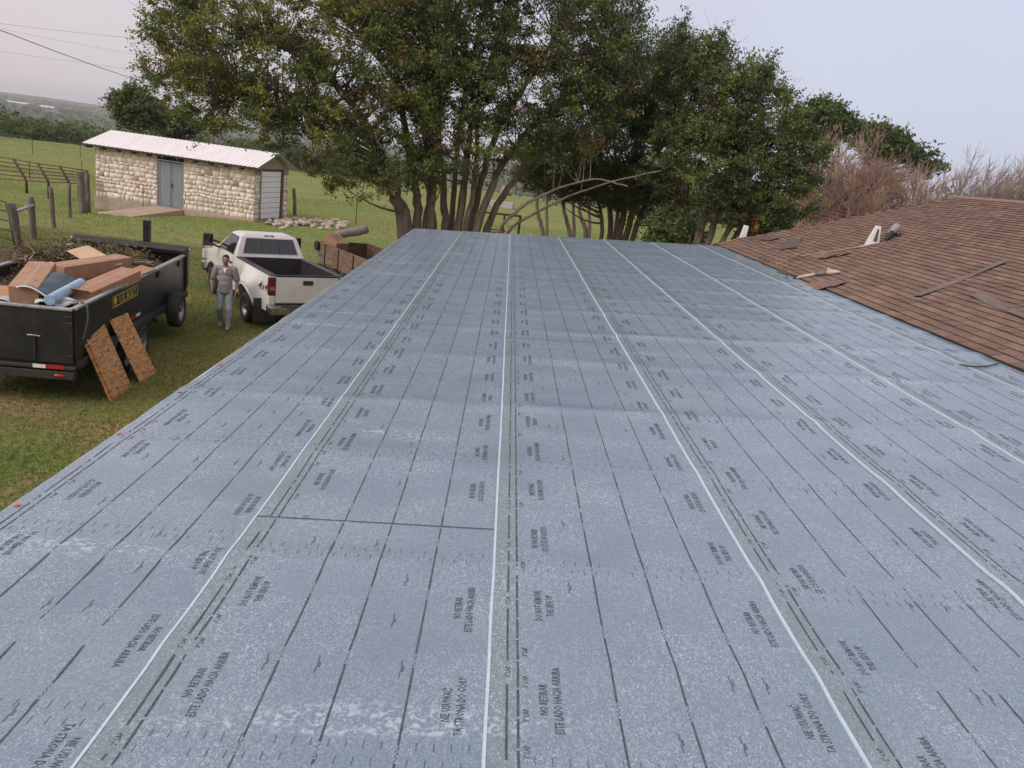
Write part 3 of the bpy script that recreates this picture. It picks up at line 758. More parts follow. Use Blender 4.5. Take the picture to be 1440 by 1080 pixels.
MB().hexa([(.3,SW+EO,ez-.09),(.34,SW+EO,ez-.09),(.34,SW/2+.002,RZ-.10),(.3,SW/2+.002,RZ-.10),(.3,SW+EO,ez),(.34,SW+EO,ez),(.34,SW/2+.002,RZ),(.3,SW/2+.002,RZ)]).build('rake_trim', MATS['grey_trim'], roof)
for q in range(12):
    xq = -SL-.3+q*.86; MB().box((xq,-EO+.03,ez-.2),(xq+.09,.1,ez-.075)).build('rafter_tail', MATS['dark_trim'], roof)
# ramp
g0 = -.12+gzf(*(np.array([RC[0], RC[1]])+hv[:2]*(-5.9)-lv[:2]*3.0))
MB().hexa([(-6.7,-3.0,g0-.5),(-5.05,-3.0,g0-.5),(-3.9,-.1,g0-.5),(-5.5,-.1,g0-.5),(-6.7,-3.0,g0+.04),(-5.05,-3.0,g0+.04),(-3.9,-.1,-.03),(-5.5,-.1,-.03)]).build('ramp', mat('ramp_concrete', (.44,.32,.235), .85, var=.12, scale=2, bump=.003), shed, bevel=.015)
MB().tube([(-6.1,-.25,-.6),(-6.1,-.25,1.0)], .02, 6).build('stake', M_RUST, shed)

# rubble by the end door
def rock_mesh(i):
    bm = bmesh.new(); bmesh.ops.create_icosphere(bm, subdivisions=1, radius=1)
    for v in bm.verts: v.co *= random.uniform(.72, 1.15)
    me = bpy.data.meshes.new('rock'); bm.to_mesh(me); bm.free()
    me.materials.append(mat('pale_rubble', (.60,.52,.42), .85, var=.15, scale=5, col2=(.46,.36,.28), bump=.02)); return me
RK = [rock_mesh(i) for i in range(7)]
for i in range(95):
    t = random.random(); qx = 382+t*106+random.gauss(0,3); qy = 314+5.5*t+random.gauss(0,2.6)
    p_ = atz(qx, qy); o = bpy.data.objects.new('rock', random.choice(RK)); COL.objects.link(o)
    s_ = random.uniform(.09,.21); hpl = .14*max(0, 1-abs((qy-(314+5.5*t))/5))
    o.location = (p_[0], p_[1], gzf(p_[0], p_[1])+s_*.35+hpl*random.random()); o.scale = (s_*random.uniform(.9,1.6), s_*random.uniform(.9,1.3), s_*random.uniform(.6,.9)); o.rotation_euler = (random.uniform(-.4,.4), random.uniform(-.4,.4), random.uniform(0,6))
    tag(o, 'pale limestone rock in the low heap by the shed roller door', 'rock', 'rubble rocks beside the stone shed')

# ================================================================== FENCES AND POSTS
def post(px, py, top, r, label, lean=0.0, mt=None, n=9, name='fence_post', group=None, Z=None):
    g = atz(px, py); z0 = gzf(g[0], g[1]); g = atz(px, py, z0); t = aty(top[0], top[1], g[1])
    pts = [(g[0],g[1],z0-.25)]; k = 6
    for i in range(k+1):
        f = i/k; pts.append((g[0]+(t[0]-g[0])*f+random.uniform(-.15,.15)*r, g[1]+random.uniform(-.15,.15)*r, z0+(t[2]-z0)*f))
    b = MB(); b.tube(pts, [r*random.uniform(.88,1.1) for _ in pts], n)
    o = b.build(name, mt or M_BARKPOST, None, smooth=False); o.data.shade_smooth()
    return tag(o, label, 'post', group), g, t
post(26,352,(17,286),.13,'thick weathered wooden post beside the green tube gate')
post(47,336,(43,277),.115,'weathered wooden post with a split top at the end of the pipe brace')
post(76,320,(71,263),.09,'slim grey wooden post with a dark top between brace and shed', mt=M_BARKPOST)
post(98,306,(97,258),.075,'slimmest grey wooden post below the pipe fence')
post(118,296,(112,241),.19,'stout old wooden corner post next to the shed wall')
post(124,293,(122,244),.12,'thin grey post wired to the stout corner post')
post(415,303,(413,265),.10,'dark wooden post standing off the roller door end of the shed')
a, c = aty(24,297,26), aty(46,288,27.2)
tag(MB().tube([a, c], .055, 8).build('brace_pipe', M_STEEL, None, smooth=True), 'short pale pipe bracing two wooden posts', 'pipe')
# pipe fence leaning back, rusty
pf = thing('pipe_fence', 'rusty pipe rail fence with leaning uprights left of the shed', 'fence', (0,0,0))
YF = [46.0, 44.5, 43.0, 41.5, 40.2]
top = [aty(-60,212,47), aty(19,224,45.5), aty(53,230,44.2), aty(84,234,43), aty(122,240,41.6)]
bot = [aty(-45,248,47), aty(37,254,45.5), aty(68,256,44.2), aty(97,257,43), aty(124,259,41.6)]
for q in range(6):
    f = q/5; MB().tube([t*(1-f)+b_*f for t, b_ in zip(top, bot)], .035, 6).build('rail', M_RUST, pf, smooth=True)
for t, b_ in zip(top, bot):
    gg = b_.copy(); gg[2] = gzf(b_[0], b_[1])-.1
    MB().tube([t+(t-b_)*.03, b_, gg], .075, 8).build('upright', M_RUST, pf, smooth=True)
# green tube gate at the frame's edge
gt = thing('tube_gate', 'green tube gate panel beside the thick wooden post', 'gate')
ga, gb = aty(8,284,24.6), aty(22,352,24.2); gl = np.array([-3.2,1.6,0])
M_GREEN = mat('green_tube', (.035,.075,.035), .5, var=.2)
MB().tube([ga, gb], .03, 8).build('gate_stile', M_GREEN, gt, smooth=True)
MB().tube([ga+gl, gb+gl], .03, 8).build('gate_stile', M_GREEN, gt, smooth=True)
for q in range(6):
    p_ = ga*(1-q/5)+gb*q/5; MB().tube([p_, p_+gl], .022, 6).build('gate_rail', M_GREEN, gt, smooth=True)
# steel T posts with wire
tl = []
for i, (px_, py_, ty_) in enumerate([(46,217,193),(113,221,199),(42,253,226),(115,237,226)]):
    g = atz(px_, py_, -.5); t = aty(px_-2, ty_, g[1]); tl.append((g, t))
    z0 = gzf(g[0], g[1]); b = MB(); b.box((-.025,-.008,-.2),(.025,.008,t[2]-z0)); b.box((-.006,-.03,-.2),(.006,.008,t[2]-z0))
    o = b.build('steel_post', mat('dark_green_steel', (.045,.05,.03), .7, var=.3), None); o.location = (g[0], g[1], z0)
    tag(o, 'thin dark steel post standing in the pasture behind the pipe fence', 'post', 'steel posts in the pasture')
g = atz(500,317); t = aty(497,277,g[1]); b = MB(); b.box((-.02,-.008,-.2),(.02,.008,t[2])); b.box((-.006,-.03,-.2),(.006,.008,t[2])); o = b.build('steel_post', MATS['dark_green_steel']); o.location = (g[0], g[1], gzf(g[0], g[1]))
tag(o, 'thin dark steel post standing alone beyond the rubble rocks', 'post')
wf = MB()
(ga_, ta), (gb_, tb) = tl[0], tl[1]; dv = gb_-ga_
for q in range(5):
    h = .25+q*.27; pts = [ga_+dv*k_+np.array([0,0,0]) for k_ in np.linspace(-2, 2.2, 40)]
    wf.tube([(p_[0],p_[1],gzf(p_[0],p_[1])+h) for p_ in pts], .006, 4)
tag(wf.build('wire_fence', mat('fence_wire', (.12,.11,.1), .6, metal=.5)), 'thin strands of wire strung across the pasture between steel posts', 'wire fence')

# rusty ribbed panel on short legs behind the dump trailer
p1, p2, p3 = atz(52,363,1.0), atz(-40,391,1.0), atz(30,350,1.0)
rp = thing('ribbed_panel', 'rusty ribbed metal panel on low legs behind the brush pile', 'panel')
p3 = atz(14,351,1.0); dvx = p3-p1; dvy = (p2-p1)*1.3
pl = MB(); nr = 9
for q in range(nr):
    A = p1+dvx*q/nr; B = p1+dvx*(q+.5)/nr; C_ = p1+dvx*(q+1)/nr; up_ = np.array([0,0,.05])
    pl.quad(A, A+dvx*.08/nr+up_, A+dvx*.08/nr+up_+dvy, A+dvy); pl.quad(A+dvx*.08/nr+up_, B+up_, B+up_+dvy, A+dvx*.08/nr+up_+dvy)
    pl.quad(B+up_, B+dvx*.06/nr, B+dvx*.06/nr+dvy, B+up_+dvy); pl.quad(B+dvx*.06/nr, C_, C_+dvy, B+dvx*.06/nr+dvy)
pl.build('ribbed_sheet', mat('maroon_rust', (.10,.04,.032), .65, var=.25, scale=3, col2=(.16,.09,.065)), rp, solid=.006)
MB().tube([p1+np.array([0,0,-.04]), p1+dvy+np.array([0,0,-.04])], .06, 6).build('edge_beam', M_WOOD, rp)
for A in (p1+dvx*.02, p1+dvx*.9, p1+dvx*.02+dvy, p1+dvx*.9+dvy):
    MB().tube([(A[0],A[1],-.1),(A[0],A[1],.97)], .05, 6).build('leg', M_RUST, rp)

# ================================================================== POWER LINES
def wire(name, pxs, Ya, Yb, r, label, sag=0.0):
    pts = []
    (x0, y0), (x1, y1) = pxs; A = aty(x0, y0, Ya); B = aty(x1, y1, Yb)
    for k_ in np.linspace(-.35, 1.0, 30):
        p_ = A+(B-A)*k_; p_[2] += sag*(4*(k_)*(k_-1)) if 0 <= k_ <= 1 else 0
        pts.append(p_)
    return tag(MB().tube(pts, r, 5).build(name, mat('cable', (.09,.085,.085), .6), None, smooth=True), label, 'cable'), pts
_, w0 = wire('power_line', ((0,42),(300,140)), 26, 60, .014, 'thick dark service cable slanting down behind the big tree', .25)
_, w1 = wire('power_line', ((0,33),(300,63)), 90, 105, .013, 'topmost thin power line crossing the pale sky', .15)
_, w2 = wire('power_line', ((0,40),(300,95)), 92, 110, .010, 'faint power line just under the topmost one', .15)
_, w3 = wire('power_line', ((0,72),(300,110)), 95, 112, .010, 'lowest faint power line over the far woods', .15)
def pole(p_, h, label):
    t = thing('utility_pole', label, 'utility pole', (p_[0], p_[1], gzf(p_[0], p_[1])))
    MB().tube([(0,0,-.5),(0,0,h)], [.17,.12], 10).build('pole_shaft', M_BARKPOST, t, smooth=True)
    MB().box((-.06,-1.1,h-.6),(.06,1.1,h-.45)).build('crossarm', M_BARKPOST, t)
q = w1[-1]; pole((q[0], q[1]), q[2]-gzf(q[0], q[1])+.3, 'wooden utility pole hidden behind the big tree crown')
q = w0[-1]; pole((q[0], q[1]), q[2]-gzf(q[0], q[1])+.3, 'wooden pole behind the tree carrying the thick cable')
# ================================================================== TREES
M_BARK = mat('grey_brown_bark', (.25,.19,.148), .85, var=.3, scale=6, col2=(.15,.11,.085), stretch=(1,1,.25), bump=.01)
M_TWIG = mat('brown_twig', (.115,.073,.055), .85, var=.2, scale=6)
M_LEAF = mat_attr('leaf', .5, .36)
def tube_np(P_, R_, n):
    """tapered tube through points P_ (k,3) radii R_"""
    k = len(P_); T = np.gradient(P_, axis=0); T /= np.linalg.norm(T, axis=1)[:, None]+1e-9
    ref = np.array([.31,.23,.92]) if abs(T[0, 2]) < .85 else np.array([1.,.2,0])
    U = np.cross(T, ref); U /= np.linalg.norm(U, axis=1)[:, None]+1e-9; W = np.cross(T, U)
    a = np.arange(n)*2*np.pi/n
    V = P_[:, None]+(U[:, None]*np.cos(a)[None, :, None]+W[:, None]*np.sin(a)[None, :, None])*R_[:, None, None]
    i, j = np.meshgrid(np.arange(k-1), np.arange(n), indexing='ij'); j2 = (j+1) % n
    return V.reshape(-1, 3), np.stack([i*n+j, i*n+j2, (i+1)*n+j2, (i+1)*n+j], -1).reshape(-1, 4)
class NB:
    def __init__(s): s.V = []; s.Q = []; s.n = 0
    def add(s, V, Q): s.V.append(V); s.Q.append(Q+s.n); s.n += len(V)
    def build(s, name, mt, parent=None, smooth=True): return np_mesh(name, np.concatenate(s.V), np.concatenate(s.Q), mt, parent, smooth=smooth)
def curve3(p0, p1, bend, k):
    t = np.linspace(0, 1, k)[:, None]; mid = (p0+p1)/2+bend
    return (1-t)**2*p0+2*t*(1-t)*mid+t*t*p1
def crown_pts(ells, n, shell=.55):
    """clump centres inside ellipsoids given as (px,py,rx,ry,Y[,depth]) in photo pixels"""
    vol = np.array([e[2]*e[3] for e in ells], float); vol /= vol.sum(); out = []
    for e, v in zip(ells, vol):
        c = aty(e[0], e[1], e[4]); s_ = e[4]/1045.0; rx, rz = e[2]*s_, e[3]*s_; ry = e[5] if len(e) > 5 else .8*(rx+rz)/2
        m_ = max(3, int(n*v)); d = rng.normal(size=(m_, 3)); d /= np.linalg.norm(d, axis=1)[:, None]
        r = rng.uniform(shell**3, 1, m_)**(1/3.)
        out.append(c+d*r[:, None]*np.array([rx, ry, rz]))
    return np.concatenate(out)
def leaves(cl, per, spread, size, pal, tipred=0.0, gx_=.0, flat=.7):
    """leaf quads around clump centres; each clump has its own tint"""
    n = len(cl); m_ = rng.poisson(per, n); idx = np.repeat(np.arange(n), m_); N_ = len(idx)
    sp_ = spread*rng.uniform(.6, 1.25, n)
    K = 7; td = rng.normal(size=(n*K, 3))*np.array([1, 1, .75])+np.array([0, 0, .25]); td /= np.linalg.norm(td, axis=1)[:, None]
    td *= rng.uniform(.5, 1.3, (n*K, 1)); tt = rng.uniform(.84, 1.16, n*K)
    ti = idx*K+rng.integers(0, K, N_); f_ = rng.uniform(.1, 1, N_)
    off = td[ti]*(f_*sp_[idx]*1.25)[:, None]+rng.normal(size=(N_, 3))*np.array([1, 1, flat])*(sp_[idx]*.15)[:, None]
    c = cl[idx]+off
    d = rng.normal(size=(N_, 3)); d[:, 2] -= .25; d /= np.linalg.norm(d, axis=1)[:, None]
    e = np.cross(d, rng.normal(size=(N_, 3))); e /= np.linalg.norm(e, axis=1)[:, None]+1e-9
    s_ = size*rng.uniform(.6, 1.35, N_)
    nrm = np.cross(d, e)*s_[:, None]*.12
    V = np.stack([c-d*s_[:, None]*.5, c+e*s_[:, None]*.24+nrm, c+d*s_[:, None]*.5, c-e*s_[:, None]*.24+nrm], 1).reshape(-1, 3)
    Q = np.arange(4*N_).reshape(-1, 4)
    pal = np.array(pal); tint = pal[rng.integers(0, len(pal), n)]*rng.uniform(.62, 1.32, (n, 1))
    cc_ = tint[idx]*tt[ti][:, None]*rng.uniform(.75, 1.3, (N_, 1))
    if tipred:
        red = (rng.random(n) < tipred)[idx] & (off[:, 2] > -.1*spread) & (rng.random(N_) < .6)
        cc_[red] = np.array((.26,.14,.065))*rng.uniform(.7, 1.3, (red.sum(), 1))
    yel = rng.random(N_) < gx_
    cc_[yel] = np.array((.32,.27,.055))*rng.uniform(.6, 1.2, (yel.sum(), 1))
    return V, Q, np.repeat(cc_, 4, 0)
GREENS = [(.165,.21,.056), (.132,.178,.052), (.205,.245,.06), (.115,.158,.053), (.235,.245,.054)]
DARKG = [(.095,.135,.046), (.112,.155,.048), (.138,.178,.05), (.08,.115,.044)]
def tree(name, label, stems, ells, ncl, per, spread, lsize, pal, br_r=.045, shell=.5, tipred=0., yel=0., group=None, bark=None, extra=None, flat=.7, twigs=2, cull=None):
    """stems: list of (points, r0, r1). crown clumps hang on branches that leave the nearest stem"""
    base = np.array(stems[0][0][0], float); z0 = base[2]
    root = thing(name, label, 'tree', tuple(base), 0, group)
    wood = NB(); SP, SR = [], []
    for si, (pts, r0, r1) in enumerate(stems):
        pts = np.array(pts, float); seg = np.linspace(0, 1, len(pts)); tt = np.linspace(0, 1, max(10, 5*len(pts)))
        # smooth through the points
        P_ = np.stack([np.interp(tt, seg, pts[:, c]) for c in range(3)], 1)
        for _ in range(3): P_[1:-1] = (P_[:-2]+2*P_[1:-1]+P_[2:])/4
        P_[1:-1] += rng.normal(size=(len(P_)-2, 3))*r0*.12
        R_ = r0+(r1-r0)*tt**.8; R_ = R_*rng.uniform(.93, 1.07, len(R_))
        wood.add(*tube_np(P_-base, R_*1.08, 9)); SP.append(P_); SR.append(R_)
    SPa = np.concatenate(SP); SRa = np.concatenate(SR)
    cl = crown_pts(ells, ncl, shell)
    if extra is not None: cl = np.concatenate([cl, extra])
    tw = NB(); nc0 = len(cl)-(0 if extra is None else len(extra))
    for ci, c in enumerate(cl):
        dz = c[2]-SPa[:, 2]; dd = np.linalg.norm(SPa-c, axis=1); dd = dd+np.where(dz < .2*dd, .35*dd+.3, 0)+rng.uniform(0, .8, len(SPa))
        j = int(np.argmin(dd)); p0 = SPa[j]; rj = SRa[j]
        if ci >= nc0:      # hanging sprays leave the crown above them
            q_ = np.linalg.norm(cl[:nc0]-c, axis=1)+np.where(cl[:nc0, 2] < c[2]+.1, 5, 0); p0 = cl[int(np.argmin(q_))]; rj = .03
        L_ = np.linalg.norm(c-p0)
        r0 = min(rj*.7, br_r*(.5+.22*L_))
        P_ = curve3(p0, c, np.array([0, 0, -.08*L_])+rng.normal(size=3)*.07*L_, 6)
        tw.add(*tube_np(P_-base, np.linspace(r0, .006, 6), 5))
        for _ in range(twigs):
            e = c+rng.normal(size=3)*spread*.75; tw.add(*tube_np(curve3(P_[4], e, rng.normal(size=3)*.05, 3)-base, np.array([.009, .006, .003]), 3))
    wood.build('trunk', bark or M_BARK, root)
    tw.build('branches', bark or M_BARK, root)
    V, Q, c_ = leaves(cl-base, per, spread, lsize, pal, tipred, yel, flat)
    np_mesh('crown', V, Q, M_LEAF, root, col=c_)
    return root
def st(base_px, Y, *pts):
    """stem from the ground under a pixel column through (px,py[,Y]) points"""
    p0 = aty(base_px, 330, Y); out = [np.array([p0[0], Y, gzf(p0[0], Y)-.15])]
    for p_ in pts: out.append(aty(p_[0], p_[1], p_[2] if len(p_) > 2 else Y))
    return out
# big crape myrtle leaning over the shed
tree('crape_myrtle', 'broad multi-stemmed tree whose crown spreads left over the shed roof',
     [(st(586,25,(574,330),(560,275),(538,225),(505,160,24.5),(455,95,24),(380,60,23.5)), .27, .05),
      (st(590,25.2,(588,320),(585,260),(570,190),(560,110),(540,30),(530,-60)), .17, .05),
      (st(582,25,(556,250),(520,190),(470,150,24.3),(400,130,23.8),(320,110,23.5)), .13, .035),
      (st(598,25.3,(600,310),(608,250),(590,150),(480,20,24.5),(430,-60,24)), .14, .04),
      (st(604,25,(607,300),(612,230),(600,130),(600,40),(610,-60)), .13, .04)],
     [(330,70,125,75,23.5),(265,95,60,60,23.2),(410,120,110,75,23.6),(400,20,170,60,24),(480,150,80,55,23.6),(350,165,70,38,23.0),(540,70,110,80,24),
      (480,225,42,32,23.2),(255,35,45,60,23.4),(300,150,60,32,23.2),(455,185,60,35,22.8),(520,-40,200,60,24.5),(565,140,55,60,24.3),(545,205,32,28,24.2),(575,55,50,60,24.6),(590,235,38,26,24.0),(555,255,26,18,23.8)],
     660, 195, .46, .088, GREENS, tipred=.17, yel=.03, extra=np.array([aty(x_, y_, 23) for x_, y_ in ((372,196),(392,204),(455,250),(462,262),(500,262),(508,280),(495,240),(230,105),(205,98),(520,255),(478,258),(530,235),(545,250),(560,228),(575,262),(535,268),(515,235),(590,250),(440,240))]))
# its neighbour: a sheaf of stems fanning up
tree('crape_myrtle', 'dense sheaf of leaning trunks with a wide dark crown beside the leaning tree',
     [(st(625,25.5,(628,320),(622,250),(615,170),(640,80),(650,-20)), .15, .04),
      (st(640,25.2,(644,320),(655,250),(660,180),(690,90),(720,-10)), .16, .04),
      (st(652,25.6,(660,315),(680,240),(705,170),(760,90),(800,10)), .15, .04),
      (st(660,25,(672,312),(700,240),(745,180),(810,120),(860,60)), .15, .04),
      (st(668,25.4,(690,300),(735,235),(800,190),(870,150),(900,110)), .13, .035),
      (st(632,25.8,(636,310),(640,240),(650,150),(670,60),(690,-30)), .11, .04),
      (st(648,25,(655,318),(668,260),(672,190),(660,100),(640,20)), .11, .04),
      (st(676,24.6,(700,320),(740,285),(790,262),(840,250),(882,262)), .065, .02),
      (st(690,24.8,(712,322),(752,300),(800,275),(860,255),(930,240)), .055, .02),
      (st(618,25.4,(612,310),(600,260),(595,220),(610,160),(620,60)), .10, .03)],
     [(640,30,120,75,24.8),(760,30,120,70,25.2),(830,80,70,70,25.2),(720,110,110,55,24.8),(630,110,70,50,24.2),(850,30,50,50,25.2),(605,180,42,32,24),
      (690,150,45,30,24.2),(810,150,70,45,25),(870,120,40,60,25.2),(700,-50,200,50,25.2),(790,205,60,28,25),(600,110,50,60,24.5),(650,180,45,25,24.4),(740,185,60,24,24.6),(620,215,45,26,24.0),(690,205,40,22,24.1)],
     660, 190, .46, .088, GREENS[:4]+DARKG[:2], tipred=.13, yel=.01, extra=np.array([aty(x_, y_, 24.3) for x_, y_ in ((600,215),(612,205),(632,240),(585,245),(720,150),(660,165),(640,225),(655,245),(622,262),(700,225),(685,245),(730,215),(760,225),(600,235),(780,240))]))
# dark tree behind, centre right
tree('shade_tree', 'dark dense tree with many brown trunks behind the end of the roof',
     [(st(868,29,(874,320),(880,260),(900,180),(930,110)), .16, .04), (st(876,29,(886,310),(900,260),(940,190),(960,120)), .14, .04),
      (st(858,29.4,(860,320),(855,270),(840,200),(830,150)), .13, .04), (st(882,28.8,(895,310),(920,270),(960,220),(990,160)), .12, .04), (st(850,29.3,(848,320),(842,280),(800,220),(780,180)), .09, .03), (st(864,29.2,(868,320),(868,260),(862,190),(880,110)), .1, .03)],
     [(850,190,80,65,28.5),(900,130,60,60,28.5),(930,200,75,75,28),(850,255,75,30,28.5),(950,95,38,50,28.5),(800,215,50,40,28.8),(920,280,60,28,28),(880,70,40,40,28.8),(785,252,55,26,28.8),(835,278,50,20,28.8),(745,232,40,24,29),(900,262,60,30,28.4)],
     520, 165, .48, .095, DARKG, yel=.01)
# right green tree
tree('shade_tree', 'rounded green tree with yellowing right edge next to the brown shingles',
     [(st(975,26,(985,320),(1000,270),(1010,200),(990,120)), .17, .04), (st(985,26,(1000,320),(1030,270),(1060,210),(1070,130)), .14, .04),
      (st(990,25.8,(1020,325),(1060,290),(1100,250),(1120,200)), .11, .03), (st(970,26.3,(972,320),(965,270),(955,200),(960,120)), .11, .03), (st(1000,26,(1035,320),(1080,300),(1120,270)), .08, .03)],
     [(1000,140,60,70,26),(1055,165,62,62,26),(1000,230,100,65,25.5),(1085,235,65,50,25.5),(1060,285,75,30,25.2),(955,115,40,55,26.5),(1125,225,32,42,25.5),(1010,80,18,30,26),(960,65,14,25,26.5),(1075,110,14,22,26)],
     500, 180, .46, .095, GREENS[:2]+DARKG+[(.085,.105,.03)], yel=.05)
# slim trees in the row behind the roof
for i, (px_, Y_, lab) in enumerate([(762,36,'slim pale-stemmed tree just right of the rusty frame'), (800,37,'slim two-stemmed tree between rusty frame and dark tree'), (822,34,'short dark leafy tree beside the dark tree trunks')]):
    tree('slim_tree', lab, [(st(px_,Y_,(px_+3,330),(px_-8,295),(px_-4,260),(px_+4,210)), .13, .03), (st(px_+4,Y_,(px_+8,330),(px_+6,290),(px_+14,250),(px_+24,215)), .10, .03)],
         [(px_,245,38,26,Y_),(px_+12,215,40,30,Y_),(px_-18,230,26,26,Y_)], 130, 75, .42, .13, DARKG)
# low bushes under the right trees
for i, (px_, py_, rx, ry, Y_, lab) in enumerate([(940,322,34,26,24.5,'dark leafy bush at the corner of the blue roof'), (1075,312,40,14,27,'low green shrub at the edge of the brown shingles'), (968,326,24,18,27,'small dark bush under the rounded green tree')]):
    c = aty(px_, py_, Y_); tree('bush', lab, [([(c[0],Y_,gzf(c[0],Y_)-.1), (c[0]+.1,Y_,1.2), (c[0]+.3,Y_,c[2])], .06, .02), ([(c[0],Y_,gzf(c[0],Y_)-.1), (c[0]-.3,Y_,1.2), (c[0]-.5,Y_,c[2])], .05, .02)],
         [(px_,py_,rx,ry,Y_),(px_-5,py_+22,rx*.8,ry,Y_)], 70, 80, .36, .12, DARKG, br_r=.02)
c = aty(1056,312,25.2); fl = thing('flower_cluster', 'small cluster of orange blossoms low in the rounded green tree', 'flowers', tuple(c))
V, Q, cc_ = leaves(rng.normal(size=(9, 3))*np.array([.22,.15,.16]), 26, .12, .07, [(.62,.22,.05),(.7,.36,.1)])
np_mesh('petals', V, Q, M_LEAF, fl, col=cc_)
MB().tube([(-.3,.1,.05),(0,0,0),(.3,.05,.02)], .008, 4).build('stem', M_TWIG, fl)
# greens behind the brown tree and behind the shed
def far_tree(px_, py_, rx, ry, Y_, lab, n, pal, lsz=.3, name='green_tree', lobes=()):
    c = aty(px_, py_, Y_); g0_ = gzf(c[0], Y_)
    ells = [(px_,py_,rx*.75,ry*.85,Y_)]+[(px_+a*rx, py_+b_*ry, rx*r, ry*r, Y_) for a, b_, r in lobes]
    return tree(name, lab, [([(c[0],Y_,g0_-.2), (c[0]+.2,Y_,g0_+(c[2]-g0_)*.5), (c[0]-.1,Y_,c[2]+.3)], .28, .08)], ells, n, 70, .75, lsz, pal, br_r=.05, twigs=1)
far_tree(1155,172,50,30,62,'rounded dark tree rising behind the brown twiggy tree',200,DARKG, lobes=((-.6,.1,.5),(.5,.2,.6),(.1,-.4,.5)))
far_tree(1232,202,48,28,66,'ragged windswept dark tree behind the brown twiggy crown',150,DARKG, lobes=((.7,.3,.6),(1.3,.9,.5),(-.2,-.5,.4),(1.6,1.3,.35),(.4,-.5,.3)))
far_tree(192,155,34,28,70,'dark leafy tree standing behind the shed roof',200,DARKG, lobes=((-.7,-.4,.45),(.6,.2,.6),(.1,-.7,.4)))
far_tree(246,176,30,22,78,'greyer tree between shed roof and leaning crown',120,[(.075,.09,.05),(.06,.075,.045)], lobes=((-.5,0,.6),(.5,.1,.6)))
# brown twiggy tree and bare trees at right
def bare(name, lab, px_, py0, Y_, ntr, hw, htop, dens, mt, r0=.12, lean=.0):
    b0 = aty(px_, py0, Y_); g0_ = gzf(b0[0], Y_); root = thing(name, lab, 'tree', (b0[0],Y_,g0_)); tk, tw = NB(), NB()
    H_ = aty(px_, htop, Y_)[2]-g0_; W_ = hw*Y_/1045.
    def grow(p, d, L_, r, lev):
        k = 5; P_ = [p]
        for i in range(k-1):
            d = d+rng.normal(size=3)*.10+np.array([0,0,.05]); d /= np.linalg.norm(d); P_.append(P_[-1]+d*L_/(k-1))
        P_ = np.array(P_); (tk if lev == 0 else tw).add(*tube_np(P_, np.linspace(r, r*.5, k), 6 if lev == 0 else 3))
        if lev >= 4: return
        nb_ = dens[lev]
        for i in range(nb_):
            t_ = rng.uniform(.35, 1) if lev else rng.uniform(.45, 1)
            q = P_[0]+(P_[-1]-P_[0])*t_ if lev > 1 else P_[min(k-1, int(t_*(k-1)))]
            dd_ = d+rng.normal(size=3)*(.5 if lev < 2 else .42)+np.array([lean,0,.12]); dd_ /= np.linalg.norm(dd_)
            grow(q, dd_, L_*rng.uniform(.42,.66), max(.013, r*.5), lev+1)
    for i in range(ntr):
        a = rng.uniform(-1, 1); d = np.array([a*W_*.75/H_, rng.uniform(-.3,.3), .9]); d /= np.linalg.norm(d)
        grow(np.array([a*W_*.45, rng.uniform(-.8,.8), -.1]), d, H_*.56, r0*rng.uniform(.6,1.1), 0)
    tk.build('trunk', M_BARK, root); tw.build('branches', mt, root); return root
M_DRY = mat('russet_twig', (.40,.265,.205), .85, var=.2, scale=3)
M_GREYT = mat('grey_twig', (.36,.28,.24), .85, var=.2, scale=3)
bare('twiggy_tree', 'russet brown leafless tree with dense fine twigs behind the shingles', 1228, 300, 42, 12, 98, 180, (6,6,6,4), M_DRY, .10)
bare('bare_tree', 'tall pale bare tree with upswept twigs right of the russet tree', 1395, 285, 46, 10, 80, 185, (6,6,5,4), M_GREYT, .09, .1)
bare('bare_tree', 'small thin bare tree between the russet tree and the tall bare tree', 1322, 290, 50, 5, 32, 215, (5,4,4,2), M_GREYT, .06)
bare('bare_tree', 'low bare shrub tangle in front of the dark red rails', 1140, 310, 36, 6, 40, 262, (4,4,4,2), M_DRY, .05)

# rusty frame, grey trough, tan bale behind the roof end; dark red rails at right
fr = thing('cattle_chute', 'rusty square steel cattle chute standing behind the trunks at the roof end', 'cattle chute')
A, B, C_, D_ = aty(668,297,31), aty(732,304,30), aty(731,340,30), aty(667,335,31)
MB().tube([A, B], .045, 6).build('top_rail', M_RUST, fr)
for f, q in ((0,0),(.36,.1),(.66,0),(1,0)):
    p_ = A+(B-A)*f; MB().tube([p_, (p_[0],p_[1],-.1)], .05 if f in (0,1) else .04, 6).build('upright', M_RUST, fr)
for dz in (.62, .72): p_ = A+(B-A)*.36; q = A+(B-A)*.72; MB().tube([p_-np.array([0,0,dz]), q-np.array([0,0,dz])], .03, 6).build('cross_rail', M_RUST, fr)
MB().box((-.02,-.3,-.35),(.02,.3,0)).build('plate', M_RUST, fr).location = A+(B-A)*.42-np.array([0,0,.04])
c = atz(706,291); tr = thing('stock_trough', 'long pale grey water trough in the pasture beyond the trunks', 'trough', (c[0],c[1],gzf(c[0],c[1])), -.2)
M_TROUGH = mat('grey_trough', (.38,.38,.40), .5, var=.1)
b = MB(); b.box((-1.2,-.5,0),(1.2,-.42,.62)); b.box((-1.2,.42,0),(1.2,.5,.62)); b.box((-1.2,-.42,0),(-1.12,.42,.62)); b.box((1.12,-.42,0),(1.2,.42,.62)); b.build('trough_wall', M_TROUGH, tr, bevel=.02)
b = MB(); b.box((-1.12,-.42,.05),(1.12,.42,.45)); b.build('water', mat('trough_water', (.05,.06,.06), .1), tr)
